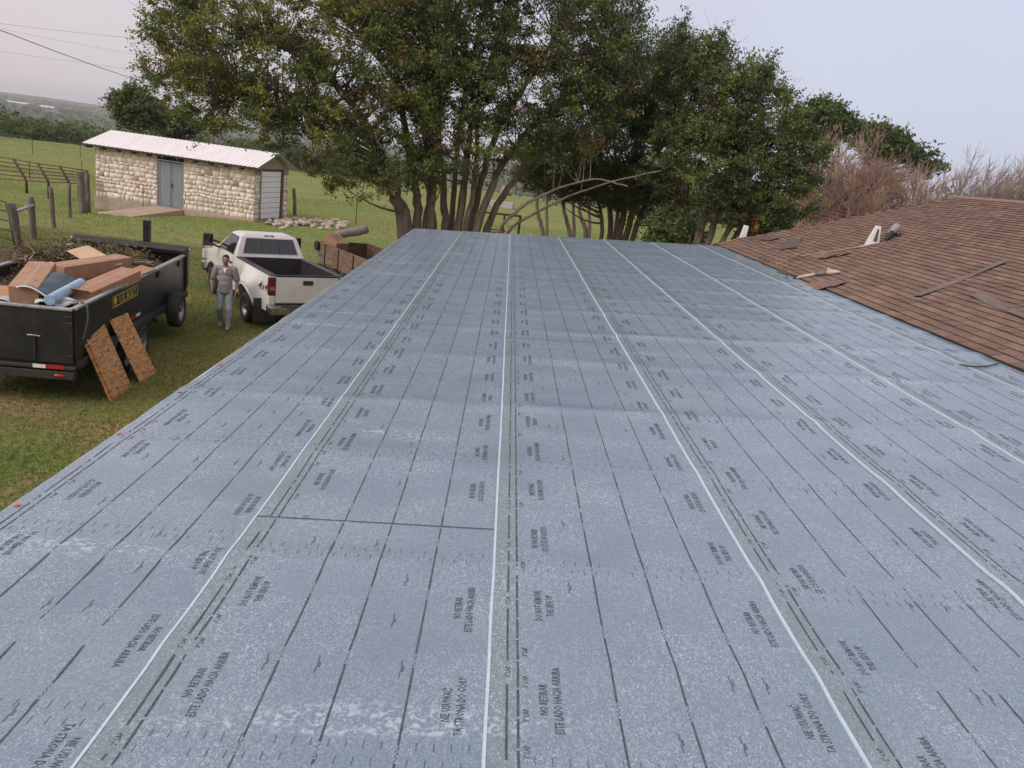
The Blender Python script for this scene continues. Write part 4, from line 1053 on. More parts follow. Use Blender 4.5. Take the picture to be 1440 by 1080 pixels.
c = atz(712,272); b = MB(); b.lathe([(-.75,.0),(-.75,.6),(-.7,.66),(.7,.66),(.75,.6),(.75,.0)], 20, 'x', (0,0,.62)); o = b.build('hay_bale', mat('hay', (.42,.30,.17), .95, var=.25, scale=9, bump=.03), None); o.location = (c[0],c[1],gzf(c[0],c[1])); o.rotation_euler = (0,0,.3)
tag(o, 'tan round bale far out in the pasture beyond the trough', 'hay bale')
rr_ = thing('rail_fence', 'dark red metal rails below the russet twiggy tree', 'fence')
M_DRED = mat('dark_red_paint', (.13,.03,.035), .6, var=.2)
A, B = aty(1140,287,38), aty(1215,305,38)
for dz in (0,.18,.36,.54): MB().tube([A-np.array([0,0,dz]), B-np.array([0,0,dz])], .05, 6).build('rail', M_DRED, rr_)
for f in (0,.33,.66,1.): p_ = A+(B-A)*f; MB().tube([p_+np.array([0,0,.06]), (p_[0],p_[1],gzf(p_[0],p_[1])-.1)], .06, 6).build('upright', M_DRED, rr_)

# ---- far woods in the valley, one mass
def woods(name, label, n, r0, r1, a0, a1, hmin, hmax, lsz, per, pal):
    az_ = np.radians(rng.uniform(a0, a1, n)); r = np.sqrt(rng.uniform(r0**2, r1**2, n)); x, y = r*np.sin(az_), r*np.cos(az_)
    keep = vnoise(x/60+9, y/60+9, 41) > .22; x, y, r = x[keep], y[keep], r[keep]; z = gz(x, y); h = rng.uniform(hmin, hmax, len(x))
    cl, sp_ = [], []
    for q in range(7):
        cl.append(np.stack([x+rng.normal(size=len(x))*h*.22, y+rng.normal(size=len(x))*h*.22, z+h*rng.uniform(.2,.85,len(x))], 1))
    V, Q, c_ = leaves(np.concatenate(cl), per, hmax*.24, lsz, pal, flat=.8)
    o = np_mesh(name, V, Q, M_LEAF, None, col=c_); return tag(o, label, 'woods', kind='stuff')
woods('near_woods', 'dark green bushes along the far edge of the pasture', 520, 118, 165, -46, -10, 2.4, 4.6, .5, 26, DARKG)
woods('valley_woods', 'hazy green woods filling the valley beyond the pasture', 2600, 290, 600, -46, -8, 7, 11, 1.3, 14, DARKG+[(.06,.08,.035)])
woods('far_woods', 'faint tree belts on the distant plain', 1800, 700, 3200, -46, -5, 6, 9, 2.6, 6, DARKG)
woods('right_woods', 'dark trees far off behind the brown roof', 260, 110, 260, 8, 42, 5, 9, 1.1, 22, DARKG)
for px_, py_, wd, lab in ((25,145,34,'long low white barn roof out on the hazy plain'), (66,151,24,'small white barn with rounded roof above the valley woods')):
    c = atz(px_, py_, -16 if wd == 34 else -14); t = thing('far_barn', lab, 'barn', (c[0],c[1],gzf(c[0],c[1])), .5)
    hh = c[2]-gzf(c[0],c[1]); sc_ = np.hypot(c[0],c[1])/1045.; L_ = wd*.28*sc_
    MB().box((-L_,-4,0),(L_,4,max(2.5, hh))).build('wall', mat('barn_wall', (.35,.33,.31), .8), t)
    b = MB(); b.prism([(-4.6,max(2.5,hh)),(-3,max(2.5,hh)+2.2),(0,max(2.5,hh)+3),(3,max(2.5,hh)+2.2),(4.6,max(2.5,hh))], -L_-.5, L_+.5, 'x'); b.build('roof', mat('barn_roof', (.8,.76,.73), .5), t)
# ================================================================== DUMP TRAILER
def wheel(parent, x, y, z, r, wd, side, rim=.6, mt_rim=None, name='wheel', holes=8):
    """upright wheel, axle along x; side=+1 shows its face to +x"""
    w_ = bpy.data.objects.new(name, None); COL.objects.link(w_); w_.parent = parent; w_.location = (x, y, z); w_.rotation_euler = (0,0,0 if side > 0 else math.pi)
    t = MB(); h = wd/2
    t.lathe([(-h*.8,r*rim),(-h,r*rim*1.08),(-h,r*.86),(-h*.82,r*.97),(-h*.4,r),(h*.4,r),(h*.82,r*.97),(h,r*.86),(h*1.02,r*.75),(h,r*rim*1.08),(h*.8,r*rim)], 32, 'x', cap=False)
    t.build('tyre', M_RUBBER, w_, smooth=True)
    m_ = MB(); R = r*rim
    m_.lathe([(-h*.8,R),(h*.72,R),(h*.8,R*1.03),(h*.86,R*.99),(h*.6,R*.93),(h*.1,R*.86),(h*.02,R*.62),(h*.3,R*.42),(h*.45,R*.34),(h*.47,0.001)], 28, 'x', cap=False)
    m_.build('rim', mt_rim or mat('grey_rim', (.30,.30,.30), .45, metal=.5, var=.15), w_, smooth=True)
    hb = MB()
    for k in range(holes):
        a = 2*math.pi*k/holes; hb.blob((h*.06, math.cos(a)*R*.74, math.sin(a)*R*.74), (h*.1, R*.10, R*.10), 5)
    hb.lathe([(h*.4,R*.2),(h*.75,R*.2),(h*.85,R*.12),(h*.86,.001)], 14, 'x', cap=False)
    hb.build('hub', mat('dark_hub', (.03,.03,.03), .5), w_, smooth=True)
    return w_
TA = math.radians(7.55); TL, TW = 6.5, 2.4
dt = thing('dump_trailer', 'black steel dump trailer loaded with brush, boxes and scraps', 'trailer', (-8.2,15.13,0), TA)
hl, hw = TL/2, TW/2; ZB0, ZT = .70, 1.60
M_BLK2 = mat('dull_black', (.018,.017,.017), .5, var=.35, scale=2.5, col2=(.032,.03,.028))
M_RAIL = mat('worn_edge', (.42,.42,.43), .4, metal=.4, var=.3, scale=8)
b = MB(); b.box((-hw,-hl,ZB0-.06),(hw,hl,ZB0)); b.build('bed_floor', M_BLK2, dt)
for s_ in (-1, 1):
    b = MB(); b.box((s_*hw-.03 if s_ > 0 else -hw,-hl,ZB0),(hw if s_ > 0 else -hw+.03,hl,ZT)); sd = b.build('side_panel', M_BLACK, dt, bevel=.006)
    # ribs/stakes on the outside, lower sill and capping rail
    MB().box((s_*hw-.06,-hl,ZT),(s_*hw+.03,hl-.1,ZT+.045)).build('top_rail', M_RAIL, dt, bevel=.01)
    MB().box((min(s_*hw,s_*(hw+.05)),-hl,ZB0-.08),(max(s_*hw,s_*(hw+.05)),hl,ZB0+.06)).build('sill', M_BLK2, dt, bevel=.01)
    for yq in (1.0, 2.55):
        MB().box((min(s_*hw,s_*(hw+.035)),yq,ZT-.16),(max(s_*hw,s_*(hw+.035)),yq+.16,ZT-.05)).build('tie_pocket', M_BLK2, dt)
    MB().hexa([(s_*hw,hl-.12,ZB0),(s_*(hw+.06),hl-.12,ZB0+.3),(s_*(hw+.06),hl+.02,ZB0+.3),(s_*hw,hl+.02,ZB0),(s_*hw,hl-.12,ZT+.05),(s_*(hw+.06),hl-.12,ZT+.05),(s_*(hw+.06),hl+.02,ZT+.05),(s_*hw,hl+.02,ZT+.05)]).build('corner_post', M_BLK2, dt)
    # fender over the tandem axle
    x0, x1 = sorted((s_*hw, s_*(hw+.15)))
    f_ = MB(); f_.hexa([(x0,-1.75,.80),(x1,-1.75,.80),(x1,.18,.80),(x0,.18,.80),(x0,-1.75,.83),(x1,-1.75,.83),(x1,.18,.83),(x0,.18,.83)])
    f_.hexa([(x0,.18,.77),(x1,.18,.77),(x1,.52,.60),(x0,.52,.60),(x0,.18,.83),(x1,.18,.83),(x1,.55,.63),(x0,.55,.63)])
    f_.hexa([(x0,-1.95,.60),(x1,-1.95,.60),(x1,-1.75,.77),(x0,-1.75,.77),(x0,-1.98,.63),(x1,-1.98,.63),(x1,-1.75,.83),(x0,-1.75,.83)])
    xf = s_*(hw+.15); f_.box((min(xf,xf-s_*.012),-1.75,.72),(max(xf,xf-s_*.012),.18,.80))
    f_.build('fender', M_BLK2, dt, bevel=.006)
    for yq in (-.38, -1.27): wheel(dt, s_*(hw+.055), yq, .375, .375, .20, s_)
# reflector strip on the right side, spare wheel on its bracket
MB().box((hw+.001,-.69,ZB0+.17),(hw+.006,-.36,ZB0+.23)).build('reflector', mat('red_reflector', (.42,.015,.02), .3), dt)
MB().box((hw+.001,-.355,ZB0+.17),(hw+.006,-.10,ZB0+.23)).build('reflector', mat('white_reflector', (.75,.74,.72), .3), dt)
wheel(dt, hw+.17, 1.82, .60, .40, .25, 1, name='spare_wheel')
MB().box((hw-.05,1.7,.5),(hw+.06,1.94,.72)).build('spare_bracket', M_BLK2, dt)
# rear: two barn doors, latch, hinges, bumper, lamps, reflective tape
for s_ in (0, 1):
    x0 = -hw+.02+s_*(hw-.015); d_ = MB(); d_.box((x0,-hl-.05,ZB0+.02),(x0+hw-.03,-hl-.005,ZT-.01)); dd_ = d_.build('rear_door', M_BLACK, dt, bevel=.008)
MB().box((-hw+.02,-hl-.07,ZT-.008),(hw-.02,-hl-.0,ZT+.035)).build('top_rail', M_RAIL, dt, bevel=.008)
MB().tube([(.62,-hl-.075,ZB0+.08),(.62,-hl-.075,ZB0+.44)], .016, 8).build('latch_rod', M_BLK2, dt)
MB().tube([(.52,-hl-.085,ZB0+.46),(.60,-hl-.09,ZB0+.465),(.71,-hl-.085,ZB0+.455)], .009, 6).build('latch_handle', M_RAIL, dt)
for zq in (ZB0+.14, ZT-.22, ZT-.12): MB().box((hw-.13,-hl-.075,zq),(hw-.02,-hl-.05,zq+.028)).build('hinge', M_BLK2, dt, bevel=.005)
MB().box((-hw-.02,-hl-.12,ZB0-.07),(hw+.02,-hl+.05,ZB0-.01)).build('rear_sill', mat('scuffed_black', (.04,.038,.036), .45, var=.4, scale=6), dt, bevel=.012)
MB().box((-hw-.02,-hl-.10,.46),(hw+.0,-hl+.04,ZB0-.10)).build('bumper', MATS['scuffed_black'], dt, bevel=.012)
MB().box((.60,-hl-.126,ZB0-.055),(.79,-hl-.121,ZB0+.005)).build('reflector', MATS['white_reflector'], dt)
MB().box((.791,-hl-.126,ZB0-.055),(1.06,-hl-.121,ZB0+.005)).build('reflector', MATS['red_reflector'], dt)
b = MB(); b.blob((.98,-hl-.105,.525), (.09,.02,.032), 7); b.build('tail_lamp', mat('red_lamp', (.30,.02,.02), .25), dt, smooth=True)
# front bulkhead, tarp roller, jack post, drawbar
b = MB(); b.box((-hw,hl-.03,ZB0),(hw,hl+.01,ZT+.05)); b.build('front_panel', M_BLACK, dt)
b = MB(); b.prism([(hl-.20,ZT+.04),(hl+.05,ZT+.04),(hl+.07,ZT+.17),(hl-.08,ZT+.24),(hl-.24,ZT+.14)], -hw-.06, hw+.06, 'x'); b.build('tarp_housing', M_BLK2, dt, bevel=.02)
for s_ in (-1, 1):
    c_ = MB(); c_.lathe([(0,.03),(.04,.035),(.05,.02)], 10, 'x', (s_*(hw+.065) if s_ > 0 else -hw-.11, hl-.08, ZT+.15)); c_.build('roller_end', M_STEEL, dt)
b = MB(); b.box((.12,hl+.35,.5),(.27,hl+.50,2.28)); b.build('jack_post', M_BLACK, dt, bevel=.01)
b = MB(); b.hexa([(-.75,hl,.48),(-.62,hl,.48),(.08,hl+1.4,.48),(-.05,hl+1.4,.48),(-.75,hl,.62),(-.62,hl,.62),(.08,hl+1.4,.62),(-.05,hl+1.4,.62)])
b.hexa([(.62,hl,.482),(.75,hl,.482),(.05,hl+1.4,.482),(-.08,hl+1.4,.482),(.62,hl,.622),(.75,hl,.622),(.05,hl+1.4,.622),(-.08,hl+1.4,.622)]); b.build('drawbar', M_BLK2, dt)
b = MB(); b.tube([(.0,hl+1.15,0.0),(.0,hl+1.15,.7)], .045, 8); b.box((-.1,hl+1.05,0),(.1,hl+1.25,.02)); b.build('tongue_jack', M_BLK2, dt)
b = MB()
for s_ in (-1, 1): b.box((s_*.42-.05,-hl,.46),(s_*.42+.05,hl,.63))
b.build('chassis_rail', M_BLK2, dt)
MB().tube([(-hw-.1,-.38,.375),(hw+.1,-.38,.375)], .04, 8).build('axle', M_BLK2, dt); MB().tube([(-hw-.1,-1.27,.375),(hw+.1,-1.27,.375)], .04, 8).build('axle', M_BLK2, dt)
# lettering plate on the right side
M_YEL = mat('yellow_print', (.62,.44,.08), .5, var=.1)
dx = hw+.0015
b = MB(); y0_, y1_, z0_, z1_ = -1.6, -.25, 1.30, 1.50
for (a0, a1, c0, c1) in ((y0_,y1_,z0_,z0_+.014),(y0_,y1_,z1_-.014,z1_),(y0_,y0_+.018,z0_,z1_),(y1_-.018,y1_,z0_,z1_)): b.box((dx,a0,c0),(dx+.003,a1,c1))
b.build('plate_border', M_YEL, dt)
def text_on(txt, size, M_, name, mt, parent, condense=1.0, shear=0.0):
    V, F = glyphs(txt, size, condense, shear, 3); me = bpy.data.meshes.new(name); me.from_pydata([tuple(M_ @ Vector(v)) for v in V.tolist()], [], F); me.update()
    return link(name, me, mt, parent)
Mt = Matrix(((0,0,1,dx+.003),(1,0,0,-.82),(0,1,0,1.338),(0,0,0,1)))
V_, F_ = glyphs('U.S. BUILT', .175, 1.15, 0, 3)
text_on('U.S. BUILT', .175, Mt, 'plate_lettering', M_YEL, dt, 1.15)
b = MB(); b.prism([(-1.51,1.36),(-1.42,1.36),(-1.39,1.44),(-1.42,1.47),(-1.465,1.46),(-1.51,1.47),(-1.54,1.44)], dx, dx+.003, 'x'); b.tube([(dx+.002,-1.465,1.325),(dx+.002,-1.465,1.37)], .012, 5); b.build('plate_emblem', M_YEL, dt)
# strap over the rear right corner
def T2W(x, y, z): return Vector((-8.2,15.13,0))+Matrix.Rotation(TA, 3, 'Z') @ Vector((x, y, z))
b = MB(); pts = [(hw-.35,-hl+.25,ZT+.09),(hw-.02,-hl+.32,ZT+.075),(hw+.06,-hl+.33,ZT+.0),(hw+.075,-hl+.31,ZT-.2),(hw+.06,-hl+.22,ZT-.42),(hw+.05,-hl+.16,ZT-.5)]
for (p_, q_) in zip(pts[:-1], pts[1:]): b.quad(T2W(p_[0],p_[1]-.035,p_[2]), T2W(p_[0],p_[1]+.035,p_[2]), T2W(q_[0],q_[1]+.035,q_[2]), T2W(q_[0],q_[1]-.035,q_[2]))
tag(b.build('ratchet_strap', mat('grey_strap', (.12,.15,.19), .7), None, solid=.006), 'grey ratchet strap hanging over the trailer rear corner', 'strap')

# ---- the load
def cbox(name, label, c, size, rot, mt=M_CARD, cat='box', flap=False, group=None):
    t = thing(name, label, cat, tuple(T2W(*c)), 0); t.rotation_euler = (rot[0], rot[1], rot[2]+TA); L_, W_, H_ = size
    MB().box((-W_/2,-L_/2,-H_/2),(W_/2,L_/2,H_/2)).build('carton', mt, t, bevel=.012)
    MB().box((-.025,-L_/2-.002,H_/2-.0005),(.025,L_/2+.002,H_/2+.0015)).build('tape', mat('box_tape', (.36,.22,.15), .3), t)
    MB().box((-W_/2,-.003,H_/2-.001),(W_/2,.003,H_/2+.001)).build('seam', mat('card_seam', (.2,.11,.07), .9), t)
    if flap: MB().add([(-W_/2,-L_/2,H_/2),(W_/2,-L_/2,H_/2),(W_/2+.02,-L_/2-.16,H_/2+.07),(-W_/2-.02,-L_/2-.14,H_/2+.05)],[(0,1,2,3)]).build('flap', mt, t, solid=.006)
    return t
def span(pa, pb, z):
    A, B = atz(*pa, z), atz(*pb, z); d = B-A; return (A+B)/2, float(np.linalg.norm(d)), math.atan2(-d[0], d[1])
def cb2(label, pa, pb, z, W_, H_, rx, ry, flap=False):
    c, L_, yaw = span(pa, pb, z); t = cbox('cardboard_box', label, (0,0,0), (L_,W_,H_), (rx,ry,0), flap=flap); t.location = c; t.rotation_euler = (rx, ry, yaw)
cb2('long brown cardboard box lying across the brush pile', (78,384), (174,369), 1.74, .36, .29, 0, .05)
cb2('tilted brown cardboard box with faint printing on top', (33,411), (61,387), 1.74, .42, .34, .10, .0)
cb2('long brown cardboard box propped on the side rail', (112,412), (184,389), 1.66, .38, .21, .06, .08, True)
V_, F_ = glyphs('', .1)
b = MB(); b.box((-.6,-.5,-.009),(.6,.5,.009)); o = b.build('osb_scrap', mat('osb_light', (.52,.29,.13), .8, var=.25, scale=14), None); o.location = atz(14,416,1.58); o.rotation_euler = (.10,.08,.5)
tag(o, 'flat orange-tan board scrap lying by the brush', 'board')
b = MB(); b.box((-.22,-.7,-.008),(.22,.7,.008)); o = b.build('board_scrap', M_FRESHWOOD, None); o.location = atz(132,362,1.80); o.rotation_euler = (.1,-.25,.9); tag(o, 'pale split board sticking up behind the long box', 'board')
b = MB(); b.box((-.16,-.6,-.008),(.16,.6,.008)); o = b.build('board_scrap', M_FRESHWOOD, None); o.location = T2W(.93,-1.95,1.60); o.rotation_euler = (.12,.05,.2); tag(o, 'tan board strip resting on the trailer corner', 'board')
b = MB(); b.box((-.15,-.85,-.008),(.15,.85,.008)); o = b.build('board_scrap', M_CARD, None); o.location = T2W(1.02,-.2,1.66); o.rotation_euler = (.05,.12,.0); tag(o, 'thin tan strip along the top of the trailer side', 'board')
# rolls and offcuts of roofing sheet
M_BLUE = mat('pale_blue_film', (.35,.50,.66), .4, var=.12, scale=6, bump=.004)
rl = thing('sheet_roll', 'pale blue roll of roofing sheet with a dark flap across the load', 'roll', tuple(span((58,425),(123,396),1.70)[0]), 0); rl.rotation_euler = (.04,.0,span((58,425),(123,396),1.70)[2])
b = MB(); b.lathe([(-.66,.03),(-.66,.085),(.66,.085),(.66,.03)], 18, 'y'); b.build('roll', M_BLUE, rl, smooth=False)
def flapf(u, v):
    a = u; return (-.07-.42*a, -.62+1.24*v, .05+.12*math.sin(a*2.2)+.012*math.sin(v*14+a*3))
b = MB(); b.grid(flapf, 10, 16); b.build('loose_flap', mat('dark_film', (.085,.11,.14), .5, var=.15, scale=5), rl, smooth=True)
b = MB(); b.tube([flapf(u, 0) for u in np.linspace(0,1,8)], .014, 6); b.build('flap_edge', mat('pale_edge', (.6,.65,.68), .5), rl)
def crum(u, v):
    return (-.28+.56*u, -.35+.7*v, .08*math.sin(u*9+v*4)*math.cos(v*8)+.14*math.sin(u*3.1)+.02*math.sin(v*23+u*17))
b = MB(); b.grid(crum, 22, 26); o = b.build('plastic_film', mat('sky_film', (.40,.62,.80), .3, var=.15, scale=8), None, smooth=True); o.location = atz(70,388,1.62); o.rotation_euler = (0,.25,.6)
tag(o, 'crumpled light blue plastic film between the two boxes', 'film')
b = MB(); b.grid(lambda u, v: (-.3+.6*u, -.18+.36*v, .04*math.sin(u*8+v*3)+.03*math.sin(v*9)), 14, 10); o = b.build('paper_scrap', mat('white_scrap', (.6,.6,.6), .6, var=.1), None, smooth=True); o.location = T2W(.78,-2.8,1.60); o.rotation_euler = (0,0,.3)
tag(o, 'crumpled whitish wrapping scrap at the trailer rear corner', 'scrap')
b = MB(); b.grid(lambda u, v: (-.3+.6*u, -.12+.24*v, .03*math.sin(u*6)), 10, 6); o = b.build('sheet_scrap', M_BLUE, None, smooth=True); o.location = T2W(.12,-2.85,1.57); tag(o, 'small light blue sheet scrap along the tailgate', 'scrap')
# fill under the load so that things rest on something
def fillz(x, y): return 1.36+.10*sstep((.2-x)/.8)*sstep((y+.2)/1.)+.20*vnoise(x*1.6+5, y*1.3+5, 51)-.18*sstep((x-.8)/.4)-.22*sstep((y-1.6)/1.3)
b = MB(); b.grid(lambda u, v: (-hw+.04+(TW-.08)*u, -hl+.02+(TL-.05)*v, float(fillz(-hw+TW*u, -hl+TL*v))), 20, 40)
o = b.build('debris_bed', mat('dark_debris', (.05,.037,.026), .95, var=.4, scale=7, col2=(.10,.07,.045), bump=.03), None); o.location = (-8.2,15.13,0); o.rotation_euler = (0,0,TA)
tag(o, 'dark mass of roofing debris and twigs filling the trailer bed', 'debris', kind='stuff')
br = NB(); cl = []
for i in range(640):
    x, y = rng.uniform(-1.15,.75), rng.uniform(-1.6,3.0)
    if x > -.45 and y < 1.0: x = rng.uniform(-1.2,-.5)
    z = fillz(x, y)+rng.uniform(0,.26)-.36*sstep((.9-y)/1.2)-.12*sstep((y-1.0)/1.5)-.10*sstep((-x-.8)/.3); a = rng.normal(2.2, .9); L_ = rng.uniform(.4,1.3)
    d = np.array([math.cos(a), math.sin(a), rng.uniform(-.15,.3)]); p0 = np.array([x,y,z])-d*L_/2; p1_ = p0+d*L_
    p0[0] = np.clip(p0[0],-1.2,1.1); p1_[0] = np.clip(p1_[0],-1.35,1.1)
    br.add(*tube_np(curve3(p0, p1_, rng.normal(size=3)*.1, 5), np.linspace(rng.uniform(.008,.02), .004, 5), 4)); cl.append(p1_); cl.append((p0+p1_)/2)
o = br.build('brush_pile', mat('brush_twig', (.30,.22,.14), .85, var=.3, scale=3), None); o.location = (-8.2,15.13,0); o.rotation_euler = (0,0,TA); tag(o, 'tangle of cut brown branches piled in the dump trailer', 'brush', kind='stuff')
V, Q, c_ = leaves(np.array(cl), 20, .16, .07, [(.15,.125,.06),(.19,.15,.08),(.11,.11,.05),(.24,.18,.11)])
o = np_mesh('wilted_leaves', V, Q, M_LEAF, None, col=c_); o.location = (-8.2,15.13,0); o.rotation_euler = (0,0,TA); tag(o, 'wilted olive leaves on the cut branches in the trailer', 'leaves', kind='stuff')

# ================================================================== OSB PANELS leaning on the trailer
def osb_mat():
    mt = bpy.data.materials.new('osb'); mt.use_nodes = True; t = mt.node_tree; p = t.nodes['Principled BSDF']; L = t.links.new
    co = N(t, 'ShaderNodeTexCoord'); last = None
    for i, (ang, sx, sy) in enumerate(((.5,9,38),(2.1,10,42),(1.3,8,34))):
        mp = N(t, 'ShaderNodeMapping'); mp.inputs['Rotation'].default_value = (0,0,ang); mp.inputs['Scale'].default_value = (sx,sy,1); L(co.outputs['Object'], mp.inputs[0])
        v = N(t, 'ShaderNodeTexVoronoi'); v.inputs['Scale'].default_value = 1.0; L(mp.outputs[0], v.inputs['Vector'])
        cr = N(t, 'ShaderNodeValToRGB'); s_ = N(t, 'ShaderNodeSeparateColor'); L(v.outputs['Color'], s_.inputs[0]); L(s_.outputs[0], cr.inputs[0])
        e = cr.color_ramp.elements; e[0].position = 0; e[0].color = (.26,.12,.045,1); e[1].position = 1; e[1].color = (.66,.38,.18,1); q = e.new(.5); q.color = (.50,.25,.10,1); q = e.new(.08); q.color = (.07,.035,.02,1); q = e.new(.14); q.color = (.33,.16,.065,1)
        if last is None: last = cr.outputs[0]
        else:
            m_ = N(t, 'ShaderNodeMix', data_type='RGBA'); n_ = N(t, 'ShaderNodeTexNoise'); n_.inputs['Scale'].default_value = 16+i*7; L(co.outputs['Object'], n_.inputs['Vector'])
            r = N(t, 'ShaderNodeMapRange'); r.inputs['From Min'].default_value = .47; r.inputs['From Max'].default_value = .53; L(n_.outputs['Fac'], r.inputs['Value']); L(r.outputs[0], m_.inputs[0]); L(last, m_.inputs[6]); L(cr.outputs[0], m_.inputs[7]); last = m_.outputs[2]
    L(last, p.inputs['Base Color']); p.inputs['Roughness'].default_value = .75
    return mt
M_OSB = osb_mat()
nrm = np.array([math.cos(TA), math.sin(TA), 0]); pside = np.array(T2W(hw+.36,0,0)); pbody = np.array(T2W(hw+.055,0,0))
def panel(bl, brr, tl_, tr_, lab, off, extra=False):
    B1, B2 = atz(*bl), atz(*brr); ux = _n(B2-B1)
    def top(p_, B_): d_ = ray(*p_); return CAM+d_*(((B_-CAM)@ux)/(d_@ux))
    T1, T2 = top(tl_, B1), top(tr_, B2)
    c = (B1+B2)/2+nrm*off; tm = (T1+T2)/2+nrm*off; L_ = np.linalg.norm(tm-c); uy = (tm-c)/L_; uy = _n(uy-ux*(uy@ux)); uz = np.cross(ux, uy)
    t = thing('strand_board', lab, 'board'); mw = Matrix.Identity(4)
    for i in range(3): mw[i][0], mw[i][1], mw[i][2], mw[i][3] = ux[i], uy[i], uz[i], c[i]
    t.matrix_world = mw; W_ = np.linalg.norm(B2-B1)/2; W_ = max(W_, .28)
    if extra:
        b = MB(); b.add([(-W_,0,-.006),(W_,0,-.006),(W_,L_,-.006),(-W_*.35,L_-.02,-.006),(-W_*.5,L_-.12,-.006),(-W_*.75,L_-.14,-.006),(-W_,L_-.10,-.006),
                         (-W_,0,.006),(W_,0,.006),(W_,L_,.006),(-W_*.35,L_-.02,.006),(-W_*.5,L_-.12,.006),(-W_*.75,L_-.14,.006),(-W_,L_-.10,.006)],
                        [(6,5,4,3,2,1,0),(7,8,9,10,11,12,13)]+[(i,(i+1) % 7,7+(i+1) % 7,7+i) for i in range(7)])
    else: b = MB().box((-W_,0,-.006),(W_,L_,.006))
    b.build('panel_face', M_OSB, t)
    if extra: MB().box((-W_-.07,.0,-.03),(W_-.1,L_-.12,-.014)).build('back_panel', M_OSB, t)
    return t
panel((152,562),(178,543),(113,470),(136,452),'pair of stacked wood-strand panels with notched corner leaning on the trailer',.08,True)
panel((185,538),(208,523),(141,450),(167,438),'single wood-strand panel leaning beside the trailer wheel',.15)

# ================================================================== PICKUP
tk = thing('pickup_truck', 'white dual-rear-wheel pickup truck parked beyond the walking man', 'truck', (-4.62,18.88,0), math.radians(36))
M_PAINT = mat('white_car_paint', (.66,.64,.62), .28, var=.04, scale=2, col2=(.60,.575,.55), coat=.5)
M_GLASS = mat('tinted_glass', (.012,.014,.016), .06, var=.1, scale=2, spec=.8)
M_TRIM = mat('black_plastic', (.025,.025,.026), .55, var=.15)
M_CHROME = mat('dull_chrome', (.42,.41,.40), .22, metal=.9, var=.2, scale=4, col2=(.22,.2,.19))
HWT = .97; YR, YF_ = 1.22, 4.62; RA = .50; LEN = 5.62; ZS = .52
def zlow(y):
    z = ZS+.06*max(0, (y-4.9)/.7)
    for yc, r in ((YR,.56), (YF_,.50)):
        d = abs(y-yc)
        if d < r: z = max(z, .40+math.sqrt(r*r-d*d)*1.0)
    return z
def ztop(y):
    if y < 2.62: return 1.40
    if y < 4.15: return 1.40+.02*math.sin((y-2.62)/1.53*math.pi)
    return 1.41-.17*((y-4.15)/(LEN-4.15))**1.5
def xside(y, v):
    """half width at length y, height fraction v of the side"""
    x = HWT-.035*(1-math.cos(min(1, max(0, (v-.72)/.28))*math.pi/2))-.02*(1-v)**2
    f = math.exp(-((y-YR)/.62)**4)
    hip = f*.23*sstep((1-v)*2.1)*1.0
    if y > 4.9: x -= .13*((y-4.9)/.72)**2
    if y < .25: hip *= max(0.25, y/.25); x -= .02*(1-y/.25)
    fl = math.exp(-((y-YF_)/.6)**4)*.025*(1-v)
    return float(x+hip+fl)
ys = sorted(set(np.round(np.concatenate([np.linspace(0, LEN, 70), [YR-.56, YR+.56, YF_-.5, YF_+.5]]), 3).tolist()))
body = MB(); nv = 12
for s_ in (-1, 1):
    vs = [];
    for y in ys:
        zb_, zt_ = zlow(y), ztop(y)
        for j in range(nv+1):
            v = j/nv; z = zb_+(zt_-zb_)*v; vv = (z-ZS)/(zt_-ZS); vs.append((s_*xside(y, vv), y, z))
        # turn the lower lip inward
    n1 = nv+1; fs = [(i*n1+j, (i+1)*n1+j, (i+1)*n1+j+1, i*n1+j+1) for i in range(len(ys)-1) for j in range(nv)]
    body.add(vs, fs)
    lip = []
    for y in ys: zb_ = zlow(y); x = s_*xside(y, (zb_-ZS)/(ztop(y)-ZS)); lip += [(x,y,zb_), (x-s_*.16,y,zb_+.0)]
    body.add(lip, [(2*i,2*i+1,2*i+3,2*i+2) for i in range(len(ys)-1)])
# hood and front
hood = [y for y in ys if y >= 4.0]
vs = []
for y in hood:
    x = xside(y, 1.0); z = ztop(y)
    for j in range(9):
        u = -1+j/4; vs.append((u*x, y, z+.07*(1-u**4)*(1-.4*(y-4.0)/1.6)))
body.add(vs, [(i*9+j, i*9+j+1, (i+1)*9+j+1, (i+1)*9+j) for i in range(len(hood)-1) for j in range(8)])
xe = xside(LEN, .5); body.add([(-xe,LEN,ZS),(xe,LEN,ZS),(xe,LEN,ztop(LEN)),(0,LEN+.02,ztop(LEN)+.05),(-xe,LEN,ztop(LEN))],[(0,1,2,3,4)])
bd = body.build('body', M_PAINT, tk, smooth=True)
b = MB(); b.box((-.70,LEN,.85),(.70,LEN+.03,1.15)); b.build('grille', M_TRIM, tk); b = MB(); b.box((-.98,LEN-.1,.50),(.98,LEN+.14,.78)); b.build('front_bumper', M_CHROME, tk, bevel=.04)
for s_ in (-1, 1): MB().box((s_*.84-.13,LEN-.06,.86),(s_*.84+.13,LEN+.025,1.13)).build('headlight', mat('lamp_glass', (.6,.6,.6), .15), tk, bevel=.02)
